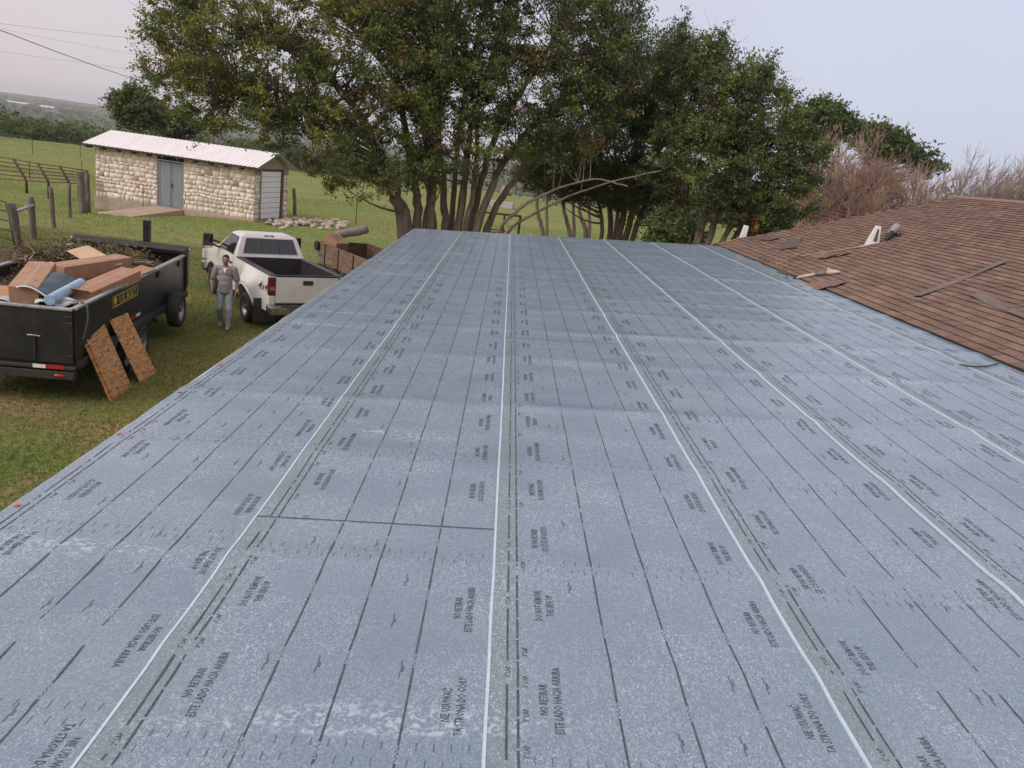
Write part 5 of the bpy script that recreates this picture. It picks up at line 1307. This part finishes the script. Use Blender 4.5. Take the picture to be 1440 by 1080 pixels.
# bed: inner walls, floor, rails, tailgate
b = MB(); b.box((-.80,.07,.80),(.80,2.55,.84)); b.build('bed_floor', M_TRIM, tk)
for s_ in (-1, 1):
    x0, x1 = sorted((s_*.80, s_*.84)); MB().box((x0,.06,.8),(x1,2.56,1.395)).build('bed_liner', M_TRIM, tk)
    x0, x1 = sorted((s_*.775, s_*.945)); MB().box((x0,.03,1.392),(x1,2.58,1.425)).build('bed_rail', mat('grey_rail', (.05,.05,.052), .5, var=.2), tk, bevel=.012)
    x0, x1 = sorted((s_*.55, s_*.80)); b = MB(); b.lathe([(x0,.38),(x1,.38)], 24, 'x', (0,YR,.62)); b.build('wheel_well', M_TRIM, tk)
MB().box((-.84,2.53,.8),(.84,2.58,1.42)).build('bed_front', M_TRIM, tk)
tg = MB().box((-.795,-.015,.74),(.795,.055,1.385)).build('tailgate', M_PAINT, tk, bevel=.02)
MB().box((-.80,-.022,1.386),(.80,.065,1.425)).build('tailgate_cap', M_TRIM, tg, bevel=.01)
MB().box((-.13,-.03,1.19),(.13,-.012,1.30)).build('tailgate_handle', M_TRIM, tg, bevel=.02)
for s_ in (-1, 1):
    x0, x1 = sorted((s_*.80, s_*.965)); l_ = MB().box((x0,-.02,.93),(x1,.10,1.37)).build('tail_lamp', mat('tail_red', (.11,.010,.012), .2), tk, bevel=.02)
    MB().box((x0+.02,-.026,1.06),(x1-.02,-.019,1.14)).build('lens', mat('pale_lens', (.30,.14,.13), .25), l_)
    x0, x1 = sorted((s_*.80, s_*.96)); MB().box((x0,-.012,.54),(x1,.10,.928)).build('quarter_panel', M_PAINT, tk, bevel=.02)
    MB().box((x0,.0,1.372),(x1,.06,1.392)).build('quarter_cap', M_PAINT, tk)
    # mud flap, dual wheels
    x0, x1 = sorted((s_*.62, s_*1.17)); b = MB(); b.box((x0,.42,.17),(x1,.44,.78)); b.build('mud_flap', M_TRIM, tk)
    wheel(tk, s_*1.03, YR, .385, .385, .23, s_, rim=.56, mt_rim=mat('steel_wheel', (.36,.35,.34), .35, metal=.7, var=.2)); wheel(tk, s_*.76, YR, .385, .385, .23, s_, rim=.56)
    wheel(tk, s_*.86, YF_, .385, .385, .24, s_, rim=.56, mt_rim=MATS['steel_wheel'])
    # dark wheel houses
    x0, x1 = sorted((s_*.55, s_*.84)); b = MB(); b.lathe([(x0,.49),(x1,.49)], 24, 'x', (0,YF_,.40)); b.build('wheel_house', mat('arch_black', (.012,.012,.012), .8), tk)
    # flare lip round the arches
    for yc, r in ((YR,.57), (YF_,.51)):
        pts = [(s_*(xside(yc+r*math.cos(a), .3)+.008), yc+r*math.cos(a), .40+r*math.sin(a)) for a in np.linspace(.22, math.pi-.22, 22)]
        MB().tube(pts, .018, 6).build('arch_trim', M_PAINT if yc == YR else M_TRIM, tk, smooth=True)
    # mirror
    mrr = MB().box((min(s_*1.12,s_*1.38),4.02,1.40),(max(s_*1.12,s_*1.38),4.13,1.79)).build('mirror', M_TRIM, tk, bevel=.03)
    MB().box((min(s_*1.14,s_*1.36),4.006,1.47),(max(s_*1.14,s_*1.36),4.018,1.76)).build('mirror_glass', M_GLASS, mrr)
    MB().box((min(s_*1.14,s_*1.36),4.0,1.405),(max(s_*1.14,s_*1.36),4.02,1.46)).build('mirror_trim', M_PAINT, mrr)
    b = MB(); b.tube([(s_*.93,4.1,1.42),(s_*1.14,4.08,1.50)], .03, 6); b.tube([(s_*.93,4.1,1.55),(s_*1.14,4.08,1.62)], .03, 6); b.build('mirror_arm', M_TRIM, mrr)
    MB().tube([(s_*(HWT+.004),y_,.56) for y_ in (2.75,2.76)]+[(s_*(HWT+.004),2.76,1.38)], .004, 4).build('door_gap', mat('gap_dark', (.02,.02,.02), .9), tk)
    MB().box((min(s_*HWT,s_*(HWT+.022)),2.84,1.18),(max(s_*HWT,s_*(HWT+.022)),3.02,1.24)).build('door_handle', M_TRIM, tk, bevel=.008)
    V_, F_ = glyphs('4x4', .27, 1.15, .35, 3); me = bpy.data.meshes.new('decal')
    me.from_pydata([(s_*(xside(.36+s_*v[0], (1.0+v[1]-ZS)/(1.40-ZS))+.005), .36+s_*v[0], 1.0+v[1]) for v in V_.tolist()], [], F_); me.update(); link('decal', me, mat('dark_decal', (.05,.05,.055), .4), tk)
    MB().lathe([(s_*(HWT+.0),.03),(s_*(HWT+.012),.03)], 12, 'x', (0,.48,.80)).build('marker', M_TRIM, tk)
# rear bumper
b = MB(); b.hexa([(-.99,-.26,.50),(.99,-.26,.50),(1.0,.06,.52),(-1.0,.06,.52),(-.99,-.26,.70),(.99,-.26,.70),(1.0,.06,.72),(-1.0,.06,.72)]); b.build('rear_bumper', M_CHROME, tk, bevel=.03)
MB().box((-.3,-.275,.55),(.3,-.262,.68)).build('plate_recess', M_TRIM, tk); MB().box((-.72,-.265,.702),(.72,.0,.712)).build('bumper_step', M_TRIM, tk)
b = MB(); b.box((-.5,.2,.42),(-.38,4.9,.58)); b.box((.38,.2,.42),(.5,4.9,.58)); b.build('frame_rail', M_BLK2, tk); MB().tube([(-.8,YR,.385),(.8,YR,.385)], .07, 8).build('axle', M_BLK2, tk)
MB().box((-.93,2.6,.52),(.93,4.3,.62)).build('cab_floor', M_BLK2, tk)
# cab
cab = MB(); y0_, y1_ = 2.63, 4.22; zt = 1.985
def crow(y, z, hx): return [(-hx,y,z),(hx,y,z)]
A_ = [(-.94,2.63,1.40),(.94,2.63,1.40),(.93,4.30,1.42),(-.93,4.30,1.42),(-.76,2.80,zt-.06),(.76,2.80,zt-.06),(.74,3.62,zt-.06),(-.74,3.62,zt-.06)]
cab.add(A_, [(0,3,2,1),(0,1,5,4),(1,2,6,5),(2,3,7,6),(3,0,4,7)]); 
cab.add([(-.76,2.80,zt-.06),(.76,2.80,zt-.06),(.74,3.62,zt-.06),(-.74,3.62,zt-.06),(-.62,2.92,zt),(.62,2.92,zt),(.60,3.50,zt),(-.60,3.50,zt)], [(4,5,6,7),(0,1,5,4),(1,2,6,5),(2,3,7,6),(3,0,4,7)])
cab.box((-.945,2.6,1.30),(.945,2.66,1.41))
cb = cab.build('cab', M_PAINT, tk, bevel=.025)
def lerp(a, b_, t): return tuple(a[i]+(b_[i]-a[i])*t for i in range(3))
def pane(a, b_, c, d, out, name, fr=(.06,.94,.10,.92), mt=M_GLASS, par=None):
    def P2(u, v): p_ = lerp(lerp(a, b_, u), lerp(d, c, u), v); return tuple(p_[i]+out[i] for i in range(3))
    u0, u1, v0, v1 = fr
    return MB().add([P2(u0,v0),P2(u1,v0),P2(u1,v1),P2(u0,v1)], [(0,1,2,3)]).build(name, mt, par or cb, solid=.006)
rw = pane(A_[0],A_[1],A_[5],A_[4],(0,-.012,.004),'rear_window',(.09,.91,.20,.93))
for u in (.36, .64):
    pane(A_[0],A_[1],A_[5],A_[4],(0,-.020,.005),'window_divider',(u-.004,u+.004,.2,.93),M_TRIM,cb)
pane(A_[2],A_[3],A_[7],A_[6],(0,.012,.006),'windshield',(.05,.95,.06,.94))
for s_, (a, b_, c, d) in ((1,(A_[1],A_[2],A_[6],A_[5])), (-1,(A_[0],A_[3],A_[7],A_[4]))):
    pane(a,b_,c,d,(s_*.012,0,.004),'side_window',(.16,.86,.10,.92))
    pane(a,b_,c,d,(s_*.010,0,.003),'window_surround',(.13,.90,.05,.95),M_TRIM)
MB().box((-.13,2.83,zt-.055),(.13,2.87,zt-.012)).build('brake_light', mat('dark_red_lens', (.06,.012,.012), .3), cb, bevel=.008)
MB().box((-.05,2.822,zt-.05),(.05,2.832,zt-.02)).build('cargo_lens', MATS['lamp_glass'], cb)
# things in the bed
o = MB().grid(lambda u, v: (-.32+.64*u, -.24+.48*v, .10+.10*math.sin(u*3.1)*math.sin(v*3.1)+.03*math.sin(u*13+v*5)), 16, 14).build('work_bag', mat('pale_bag', (.48,.42,.37), .8, var=.2, scale=5, col2=(.35,.18,.12)), None, smooth=True)
q = Matrix.Rotation(math.radians(36), 3, 'Z') @ Vector((.25,1.0,0)); o.location = (-4.62+q.x, 18.88+q.y, .86); o.rotation_euler = (0,0,.9); tag(o, 'pale crumpled work bag lying in the truck bed', 'bag')
q = Matrix.Rotation(math.radians(36), 3, 'Z') @ Vector((-.25,.95,0)); b = MB()
b.tube([(.26*math.cos(a)*(1+.05*math.sin(a*3)), .22*math.sin(a), .03+.012*a+.02*math.sin(a*2.3)) for a in np.linspace(0,19,90)], .014, 6); o = b.build('air_hose', mat('black_hose', (.02,.02,.022), .5), None, smooth=True); o.location = (-4.62+q.x, 18.88+q.y, .845)
tag(o, 'coiled black hose beside the bag in the truck bed', 'hose')

# ================================================================== WOODEN UTILITY TRAILER
N0 = atz(450,339,1.30); F0 = atz(519,328,1.42); ud = _n(np.array([2.45,-3.3,0])); vd = np.array([-ud[1],ud[0],0])
if vd[1] < 0: vd = -vd
WT = 1.75; ut = thing('utility_trailer', 'old wood-sided utility trailer with black stakes behind the truck', 'trailer', (N0[0],N0[1],0), math.atan2(ud[1],ud[0]))
LU = 4.2
for z0_, z1_ in ((.62,.86),(.865,1.08),(1.085,1.30)):
    MB().box((0,-.045,z0_),(LU,0,z1_)).build('side_board', M_WOOD, ut, bevel=.006)
    MB().box((0,WT,z0_),(LU,WT+.045,z1_)).build('side_board', M_WOOD, ut, bevel=.006)
    MB().box((-.045,-.045,z0_),(0,WT+.045,z1_)).build('end_board', M_WOOD, ut, bevel=.006); MB().box((LU,-.045,z0_),(LU+.045,WT+.045,z1_)).build('end_board', M_WOOD, ut, bevel=.006)
for xq in (.55, 1.6, 2.7, 3.8):
    for yq in (-.065, WT+.046): MB().box((xq,yq,.45),(xq+.06,yq+.02,1.28)).build('stake', M_BLK2, ut)
MB().box((0,-.0,.56),(LU,WT,.60)).build('bed_floor', M_WOOD, ut)
b = MB(); b.box((0,-.08,.44),(LU,-.0,.55)); b.box((0,WT,.44),(LU,WT+.08,.55)); b.build('frame_rail', M_BLK2, ut)
for yq, s_ in ((-.23,-1), (WT+.23,1)):
    for xq in (1.75, 2.55):
        w_ = wheel(ut, xq, yq, .34, .34, .2, 1); w_.rotation_euler = (0,0,-math.pi/2 if s_ < 0 else math.pi/2)
b = MB(); b.tube([(LU,.3,.5),(LU+1.2,WT/2,.45)], .05, 6); b.tube([(LU,WT-.3,.5),(LU+1.2,WT/2,.45)], .05, 6); b.tube([(LU+1.1,WT/2,0),(LU+1.1,WT/2,.7)], .04, 8); b.build('drawbar', M_BLK2, ut)
b = MB(); b.lathe([(-.04,.16),(.04,.16),(.05,.08)], 16, 'y', (.0,-.1,1.15)); b.build('winch_wheel', M_BLK2, ut)
def UW(x, y, z): return N0*np.array([1,1,0])+ud*x+vd*y+np.array([0,0,z])
t = thing('crate_box', 'upright brown carton with red printing standing in the wooden trailer', 'box', tuple(UW(.5,.32,1.12)), math.atan2(ud[1],ud[0])+.15); t.rotation_euler = (0,.35,t.rotation_euler[2])
MB().box((-.36,-.24,-.5),(.36,.24,.42)).build('carton', M_CARD, t, bevel=.015)
MB().box((-.2,-.1,.42),(.2,-.06,.4225)).build('printed_mark', M_RUST, t); MB().box((-.2,.05,.42),(.1,.09,.4225)).build('printed_mark', M_RUST, t)
P0, P1 = UW(.2,WT-.5,1.42), UW(.2,WT-.5,1.42); A = aty(474,331,P0[1]-.3); B = aty(517,322,P0[1]+.1)
b = MB(); b.tube([A+(B-A)*f+np.array([0,0,.015*math.sin(f*7)]) for f in np.linspace(0,1,12)], [.13,.145,.14,.145,.135,.145,.14,.145,.145,.14,.145,.13], 14)
o = b.build('tarp_roll', mat('grey_tarp', (.45,.38,.345), .8, var=.15, scale=5, bump=.01), None, smooth=True); tag(o, 'rolled greyish tarp resting across the end of the wooden trailer', 'tarp roll')
# ================================================================== MAN
mg = atz(315, 461)
man = thing('person', 'man in grey polo shirt and blue jeans walking beside the white truck', 'person', (mg[0], mg[1], 0), 0)
man.rotation_euler = (0,0,math.radians(12)); man.scale = (1.0,1.0,1.0)
# local frame: faces -y, image left is -x
def caps(b, p0, p1, r0, r1, n=10, flat=1.0):
    p0, p1 = Vector(p0), Vector(p1); k = 7; pts = [p0+(p1-p0)*i/(k-1) for i in range(k)]
    b.tube(pts, [r0+(r1-r0)*i/(k-1) for i in range(k)], n); b.blob(p0, (r0,r0,r0), 6); b.blob(p1, (r1,r1,r1), 6)
def organic(b, name, mt, parent, vox, smooth=6):
    o = b.build(name, mt, parent, recalc=True)
    m_ = o.modifiers.new('r', 'REMESH'); m_.mode = 'VOXEL'; m_.voxel_size = vox; m_.use_smooth_shade = True
    s_ = o.modifiers.new('s', 'SMOOTH'); s_.iterations = smooth; s_.factor = .5
    return o
HipL, HipR = Vector((.09,0,.92)), Vector((-.09,0,.92))
KneeL, AnkL = Vector((.11,-.14,.50)), Vector((.10,-.12,.09))
KneeR, AnkR = Vector((-.11,-.06,.50)), Vector((-.11,.24,.16))
ShL, ShR = Vector((.205,0,1.44)), Vector((-.205,0,1.44))
ElL, WrL = Vector((.265,.04,1.15)), Vector((.25,-.05,.90))
ElR, WrR = Vector((-.285,.02,1.15)), Vector((-.275,-.16,.93))
M_SKIN = mat('skin', (.30,.155,.10), .55, var=.1, scale=8)
M_SHIRT = mat('grey_polo', (.25,.24,.235), .85, var=.12, scale=9, bump=.004, bscale=25)
M_JEAN = mat('blue_jeans', (.25,.30,.36), .85, var=.2, scale=6, col2=(.36,.40,.44), bump=.004, bscale=30)
body = MB()
# head: skull, jaw, nose, brow, ears, lips, chin
hc = Vector((0,-.015,1.655))
body.blob(hc, (.076,.095,.108), 12); body.blob(hc+Vector((0,-.028,-.062)), (.058,.066,.062), 9); body.blob(hc+Vector((0,-.064,-.098)), (.026,.024,.02), 6)
body.blob(hc+Vector((0,-.098,-.022)), (.013,.02,.026), 6); body.blob(hc+Vector((0,-.106,-.036)), (.019,.014,.012), 6)
body.blob(hc+Vector((0,-.086,.014)), (.055,.014,.012), 6); body.blob(hc+Vector((0,-.088,-.066)), (.026,.012,.009), 6)
for s_ in (-1, 1):
    body.blob(hc+Vector((s_*.080,.012,-.018)), (.012,.020,.032), 6); body.blob(hc+Vector((s_*.045,-.066,-.035)), (.025,.026,.024), 6)
caps(body, (0,.015,1.45), (0,0,1.60), .062, .056)
body.blob((0,.0,1.30), (.155,.085,.17), 8); body.blob((0,.0,1.08), (.14,.085,.16), 8)
for Sh, El, Wr, s_ in ((ShL,ElL,WrL,1), (ShR,ElR,WrR,-1)):
    caps(body, Sh, El, .052, .040); caps(body, El, Wr, .041, .027); caps(body, (0,0,1.42), Sh, .06, .05)
    d = (Wr-El).normalized(); f0 = Wr+d*.05; body.blob(Wr+d*.055, (.022,.038,.05), 7)
    # five unequal bent fingers and a thumb off the side of the palm
    for q, L_ in enumerate((.062,.072,.068,.052)):
        base_ = Wr+d*.095+Vector((0,-.028+.0185*q,0)); mid_ = base_+d*L_*.55+Vector((-s_*.006,0,0)); tip_ = mid_+(d+Vector((-s_*.6,0,0))).normalized()*L_*.45
        caps(body, base_, mid_, .0095, .0088, 6); caps(body, mid_, tip_, .0088, .0075, 6)
    tb = Wr+d*.04+Vector((0,-.032,0)); tm = tb+d*.035+Vector((-s_*.012,-.022,0)); caps(body, tb, tm, .0115, .010, 6); caps(body, tm, tm+d*.03+Vector((-s_*.012,0,0)), .010, .008, 6)
for H_, K_, A_2 in ((HipL,KneeL,AnkL), (HipR,KneeR,AnkR)):
    caps(body, H_, K_, .075, .052); caps(body, K_, A_2, .05, .036)
body.blob((0,.0,.95), (.15,.095,.11), 8)
organic(body, 'body', M_SKIN, man, .0085, 4)
# face details
for s_ in (-1, 1):
    e = MB(); e.blob(hc+Vector((s_*.031,-.083,.001)), (.012,.008,.007), 6); e.build('eye', mat('eye_white', (.35,.32,.30), .3), man, smooth=True)
    e = MB(); e.blob(hc+Vector((s_*.031,-.090,.001)), (.0055,.003,.0055), 5); e.build('iris', mat('dark_iris', (.02,.012,.01), .2), man, smooth=True)
    e = MB(); e.blob(hc+Vector((s_*.031,-.094,.021)), (.021,.007,.006), 6); e.build('eyebrow', mat('dark_hair', (.018,.014,.012), .6, var=.3, scale=30), man, smooth=True)
e = MB(); e.blob(hc+Vector((0,-.0985,-.066)), (.024,.005,.006), 6); e.build('mouth', mat('lip', (.17,.07,.06), .5), man, smooth=True)
e = MB(); e.blob(hc+Vector((0,-.099,-.052)), (.027,.006,.006), 6); e.build('moustache', MATS['dark_hair'], man, smooth=True)
h_ = MB(); h_.blob(hc+Vector((0,.022,.035)), (.083,.088,.086), 10); h_.blob(hc+Vector((0,.05,-.02)), (.078,.06,.08), 8); h_.blob(hc+Vector((0,-.04,.085)), (.055,.04,.028), 7)
for s_ in (-1, 1): h_.blob(hc+Vector((s_*.070,-.01,.02)), (.013,.03,.04), 6)
organic(h_, 'hair', MATS['dark_hair'], man, .009, 2)
# polo shirt: loose, untucked, short wide sleeves, open collar over a white undershirt
s = MB()
s.blob((0,.0,1.34), (.178,.115,.15), 9); s.blob((0,-.01,1.18), (.168,.122,.2), 9); s.blob((0,-.005,1.03), (.172,.12,.15), 9); s.tube([(0,0,1.12),(0,0,.87)], [.155,.165], 16); 
for Sh, El, s_ in ((ShL,ElL,1), (ShR,ElR,-1)):
    m_ = Sh+(El-Sh)*.80; caps(s, Sh, m_, .076, .078); caps(s, (0,.0,1.43), Sh, .075, .07)
organic(s, 'shirt', M_SHIRT, man, .012, 5)
c_ = MB()
for s_ in (-1, 1): c_.hexa([(s_*.012,-.098,1.36),(s_*.035,-.105,1.375),(s_*.045,-.085,1.37),(s_*.02,-.08,1.36),(s_*.05,-.075,1.475),(s_*.088,-.065,1.445),(s_*.095,.02,1.49),(s_*.06,.03,1.52)])
c_.build('collar', M_SHIRT, man, bevel=.006)
MB().add([(-.045,-.088,1.47),(.045,-.088,1.47),(.0,-.128,1.345)], [(0,1,2)]).build('undershirt', mat('white_cotton', (.7,.69,.67), .8), man, solid=.01)
# jeans
j = MB(); j.blob((0,.005,.93), (.17,.115,.12), 9)
for H_, K_, A_2 in ((HipL,KneeL,AnkL), (HipR,KneeR,AnkR)):
    caps(j, H_, K_, .098, .078); e_ = A_2+Vector((0,0,-.015)); caps(j, K_, e_, .076, .066)
organic(j, 'jeans', M_JEAN, man, .012, 5)
for A_2, pit in ((AnkL,0.0), (AnkR,.75)):
    f = MB(); rm = Matrix.Rotation(pit, 3, 'X'); 
    for (c, r) in (((0,-.09,-.045),(.047,.13,.036)), ((0,-.16,-.05),(.045,.06,.028)), ((0,.03,-.03),(.042,.05,.05))): f.blob(A_2+rm @ Vector(c), r, 8, rm)
    o = organic(f, 'shoe', mat('pale_shoe', (.36,.31,.28), .7, var=.2, scale=10), man, .01, 2)
    MB().box((-.045,-.20,-.012),(.045,.055,.0)).build('sole', mat('sole_dark', (.09,.075,.07), .8), man).matrix_local = Matrix.Translation(A_2+rm @ Vector((0,0,-.075))) @ rm.to_4x4()

# ================================================================== LOOSE THINGS ON THE SHINGLES
def frame_on(px, py, yaw, lift_=.012):
    p_ = onb(px, py); return Matrix.Translation((p_[0], p_[1], p_[2]+lift_)) @ Matrix.Rotation(-PB, 4, 'Y') @ Matrix.Rotation(yaw, 4, 'Z')
def loose(px, py, yaw, L_, W_, curl, col, lab, notch=2, tiltx=0.0):
    def fn(u, v):
        x = -W_/2+W_*u; y = -L_/2+L_*v; z = curl*(2*v-1)**2+.010*math.sin(v*7+u*2)
        return (x, y, z)
    b = MB(); b.grid(fn, 4, 14); o = b.build('loose_shingle', None, None, solid=.006)
    a = o.data.color_attributes.new('Col', 'FLOAT_COLOR', 'POINT'); n = len(o.data.vertices)
    cs = np.tile(np.array([*col, 1.0], np.float32), (n, 1)); cs[:, :3] *= rng.uniform(.85, 1.15, (n, 1)); a.data.foreach_set('color', cs.ravel()); o.data.materials.append(M_SHIN)
    o.matrix_world = frame_on(px, py, yaw, .028) @ Matrix.Rotation(tiltx, 4, 'X'); return tag(o, lab, 'shingle')
GY, BRN = (.165,.132,.118), (.22,.13,.095)
loose(1352,394,-1.05,2.1,.13,.004,GY,'long dark strip of shingle lying slantwise below the weathered tan patch')
loose(1415,436,-.12,1.7,.15,.006,GY,'dark lifted shingle strip near the sheet edge')
loose(1112,345,-.45,1.15,.34,.004,(.12,.09,.075),'greyish shingle strip left flat beside the first vent pipe')
loose(1075,337,.25,.9,.30,.008,(.13,.085,.068),'slightly curled shingle strip at the roof end')
o = loose(1160,362,.35,.40,.34,.012,BRN,'small brown square of shingle below the tan lath')
o = loose(1178,360,.35,.34,.33,.010,(.15,.115,.095),'small grey-brown square of shingle overlapping the brown square')
loose(1152,404,.2,.52,.42,.008,BRN,'torn brown shingle square with the tan tool lying on it')
loose(1172,402,.5,.30,.34,.012,GY,'dark grey scrap of shingle behind the tan tool')
loose(1100,390,-.3,.75,.16,.02,(.10,.072,.06),'dark shingle strip lying on the edge of the blue sheet')
def lath(pa, pb, w_, mt, lab):
    A, B = onb(*pa), onb(*pb); d = B-A; L_ = np.linalg.norm(d); ux = d/L_; nz = np.array([-math.sin(PB),0,math.cos(PB)]); uy = np.cross(nz, ux)
    mw = Matrix.Identity(4)
    for i in range(3): mw[i][0], mw[i][1], mw[i][2], mw[i][3] = ux[i], uy[i], nz[i], A[i]+nz[i]*.026
    o = MB().box((0,-w_/2,-.006),(L_,w_/2,.008)).build('wooden_lath', mt, None, bevel=.003); o.matrix_world = mw; return tag(o, lab, 'lath')
lath((1126,362),(1209,349),.05,mat('tan_lath', (.42,.25,.16), .8, var=.2, scale=6), 'narrow tan wooden lath leading up to the white vent flashing')
lath((1208,349),(1224,345.5),.05,mat('pale_lath', (.62,.54,.46), .7, var=.1), 'short whitish lath end touching the white vent flashing')
lath((1012,345),(1041,336),.05,MATS['tan_lath'], 'short tan lath leading to the first vent pipe')
# tan hand tool on the torn shingle
tl_ = thing('hand_tool', 'tan and grey cutting tool with two splayed handles on the torn shingle', 'tool'); tl_.matrix_world = frame_on(1152,389,-.55,.045) @ Matrix.Scale(.72, 4)
M_TAN = mat('tan_plastic', (.56,.45,.36), .5, var=.12)
b = MB(); b.tube([(-.1,0,.01),(.16,0,.012)], [.05,.048], 12); b.build('barrel', mat('tool_grey', (.16,.15,.145), .5), tl_, smooth=True)
b = MB(); b.tube([(.16,0,.012),(.26,0,.02),(.36,.0,.02),(.46,.0,.01)], [.05,.062,.048,.02], 12); b.build('head', M_TAN, tl_, smooth=True)
MB().hexa([(.14,-.02,-.04),(.24,-.02,-.04),(.24,.02,-.04),(.14,.02,-.04),(.17,-.015,.12),(.26,-.015,.11),(.26,.015,.11),(.17,.015,.12)]).build('grip', M_TAN, tl_, bevel=.012)
for s_ in (-1, 1): MB().tube([(-.1,s_*.02,.01),(-.25,s_*.05,-.005),(-.55,s_*.10,-.03)], [.024,.02,.018], 8).build('handle', M_TAN, tl_, smooth=True)
for s_ in (-1, 1): MB().tube([(-.52,s_*.095,-.028),(-.60,s_*.11,-.034)], .021, 8).build('handle_tip', M_TRIM, tl_, smooth=True)
# nail gun by the flashing
ng = thing('nail_gun', 'grey and black nail gun with a red spot beside the white vent flashing', 'tool'); ng.matrix_world = frame_on(1250,337,-.75,.07)
b = MB(); b.tube([(0,.12,.05),(0,.28,.08),(0,.40,.10),(0,.46,.10)], [.06,.085,.082,.05], 14); b.build('motor_housing', mat('gun_grey', (.30,.28,.265), .5, var=.15), ng, smooth=True)
b = MB(); b.tube([(0,-.22,-.02),(0,-.05,.0),(0,.12,.04)], [.03,.05,.055], 10); b.build('nose', M_TRIM, ng, smooth=True)
b = MB(); b.lathe([(-.05,.075),(.05,.075)], 16, 'x', (0,-.02,.0)); b.build('magazine', M_TRIM, ng)
MB().tube([(.0,.26,.0),(.12,.2,-.04)], .028, 8).build('handle', M_TRIM, ng, smooth=True)
e = MB(); e.blob((-.05,.12,.055), (.03,.035,.035), 7); e.build('red_button', mat('red_spot', (.75,.13,.09), .4), ng, smooth=True)
e = MB(); e.blob((-.03,.40,.165), (.02,.03,.012), 6); e.build('vent_hole', M_TRIM, ng, smooth=True)
# thin cord trailing over the upper sheet edge
pts = [onplane(x_, y_, (0,0,ZR0), (-TP,0,1)) for x_, y_ in ((1348,515),(1365,518),(1385,518),(1403,514))]
tag(MB().tube([p_+np.array([0,0,.02]) for p_ in pts], .008, 5).build('cord_end', mat('dark_cord', (.05,.06,.075), .6), None, smooth=True), 'short dark cord lying across the upper sheet edge', 'cord')

# ================================================================== HAZE
hz = bpy.data.materials.new('haze_air'); hz.use_nodes = True; t = hz.node_tree; t.nodes.clear()
ou = N(t, 'ShaderNodeOutputMaterial'); pv = N(t, 'ShaderNodeVolumePrincipled'); pv.inputs['Density'].default_value = 0.0002; pv.inputs['Color'].default_value = (.86,.85,.88,1); pv.inputs['Anisotropy'].default_value = .1
t.links.new(pv.outputs[0], ou.inputs['Volume'])
b = MB(); b.box((-5600,-5600,-40),(5600,5600,45)); o = b.build('haze', hz); tag(o, kind='stuff')
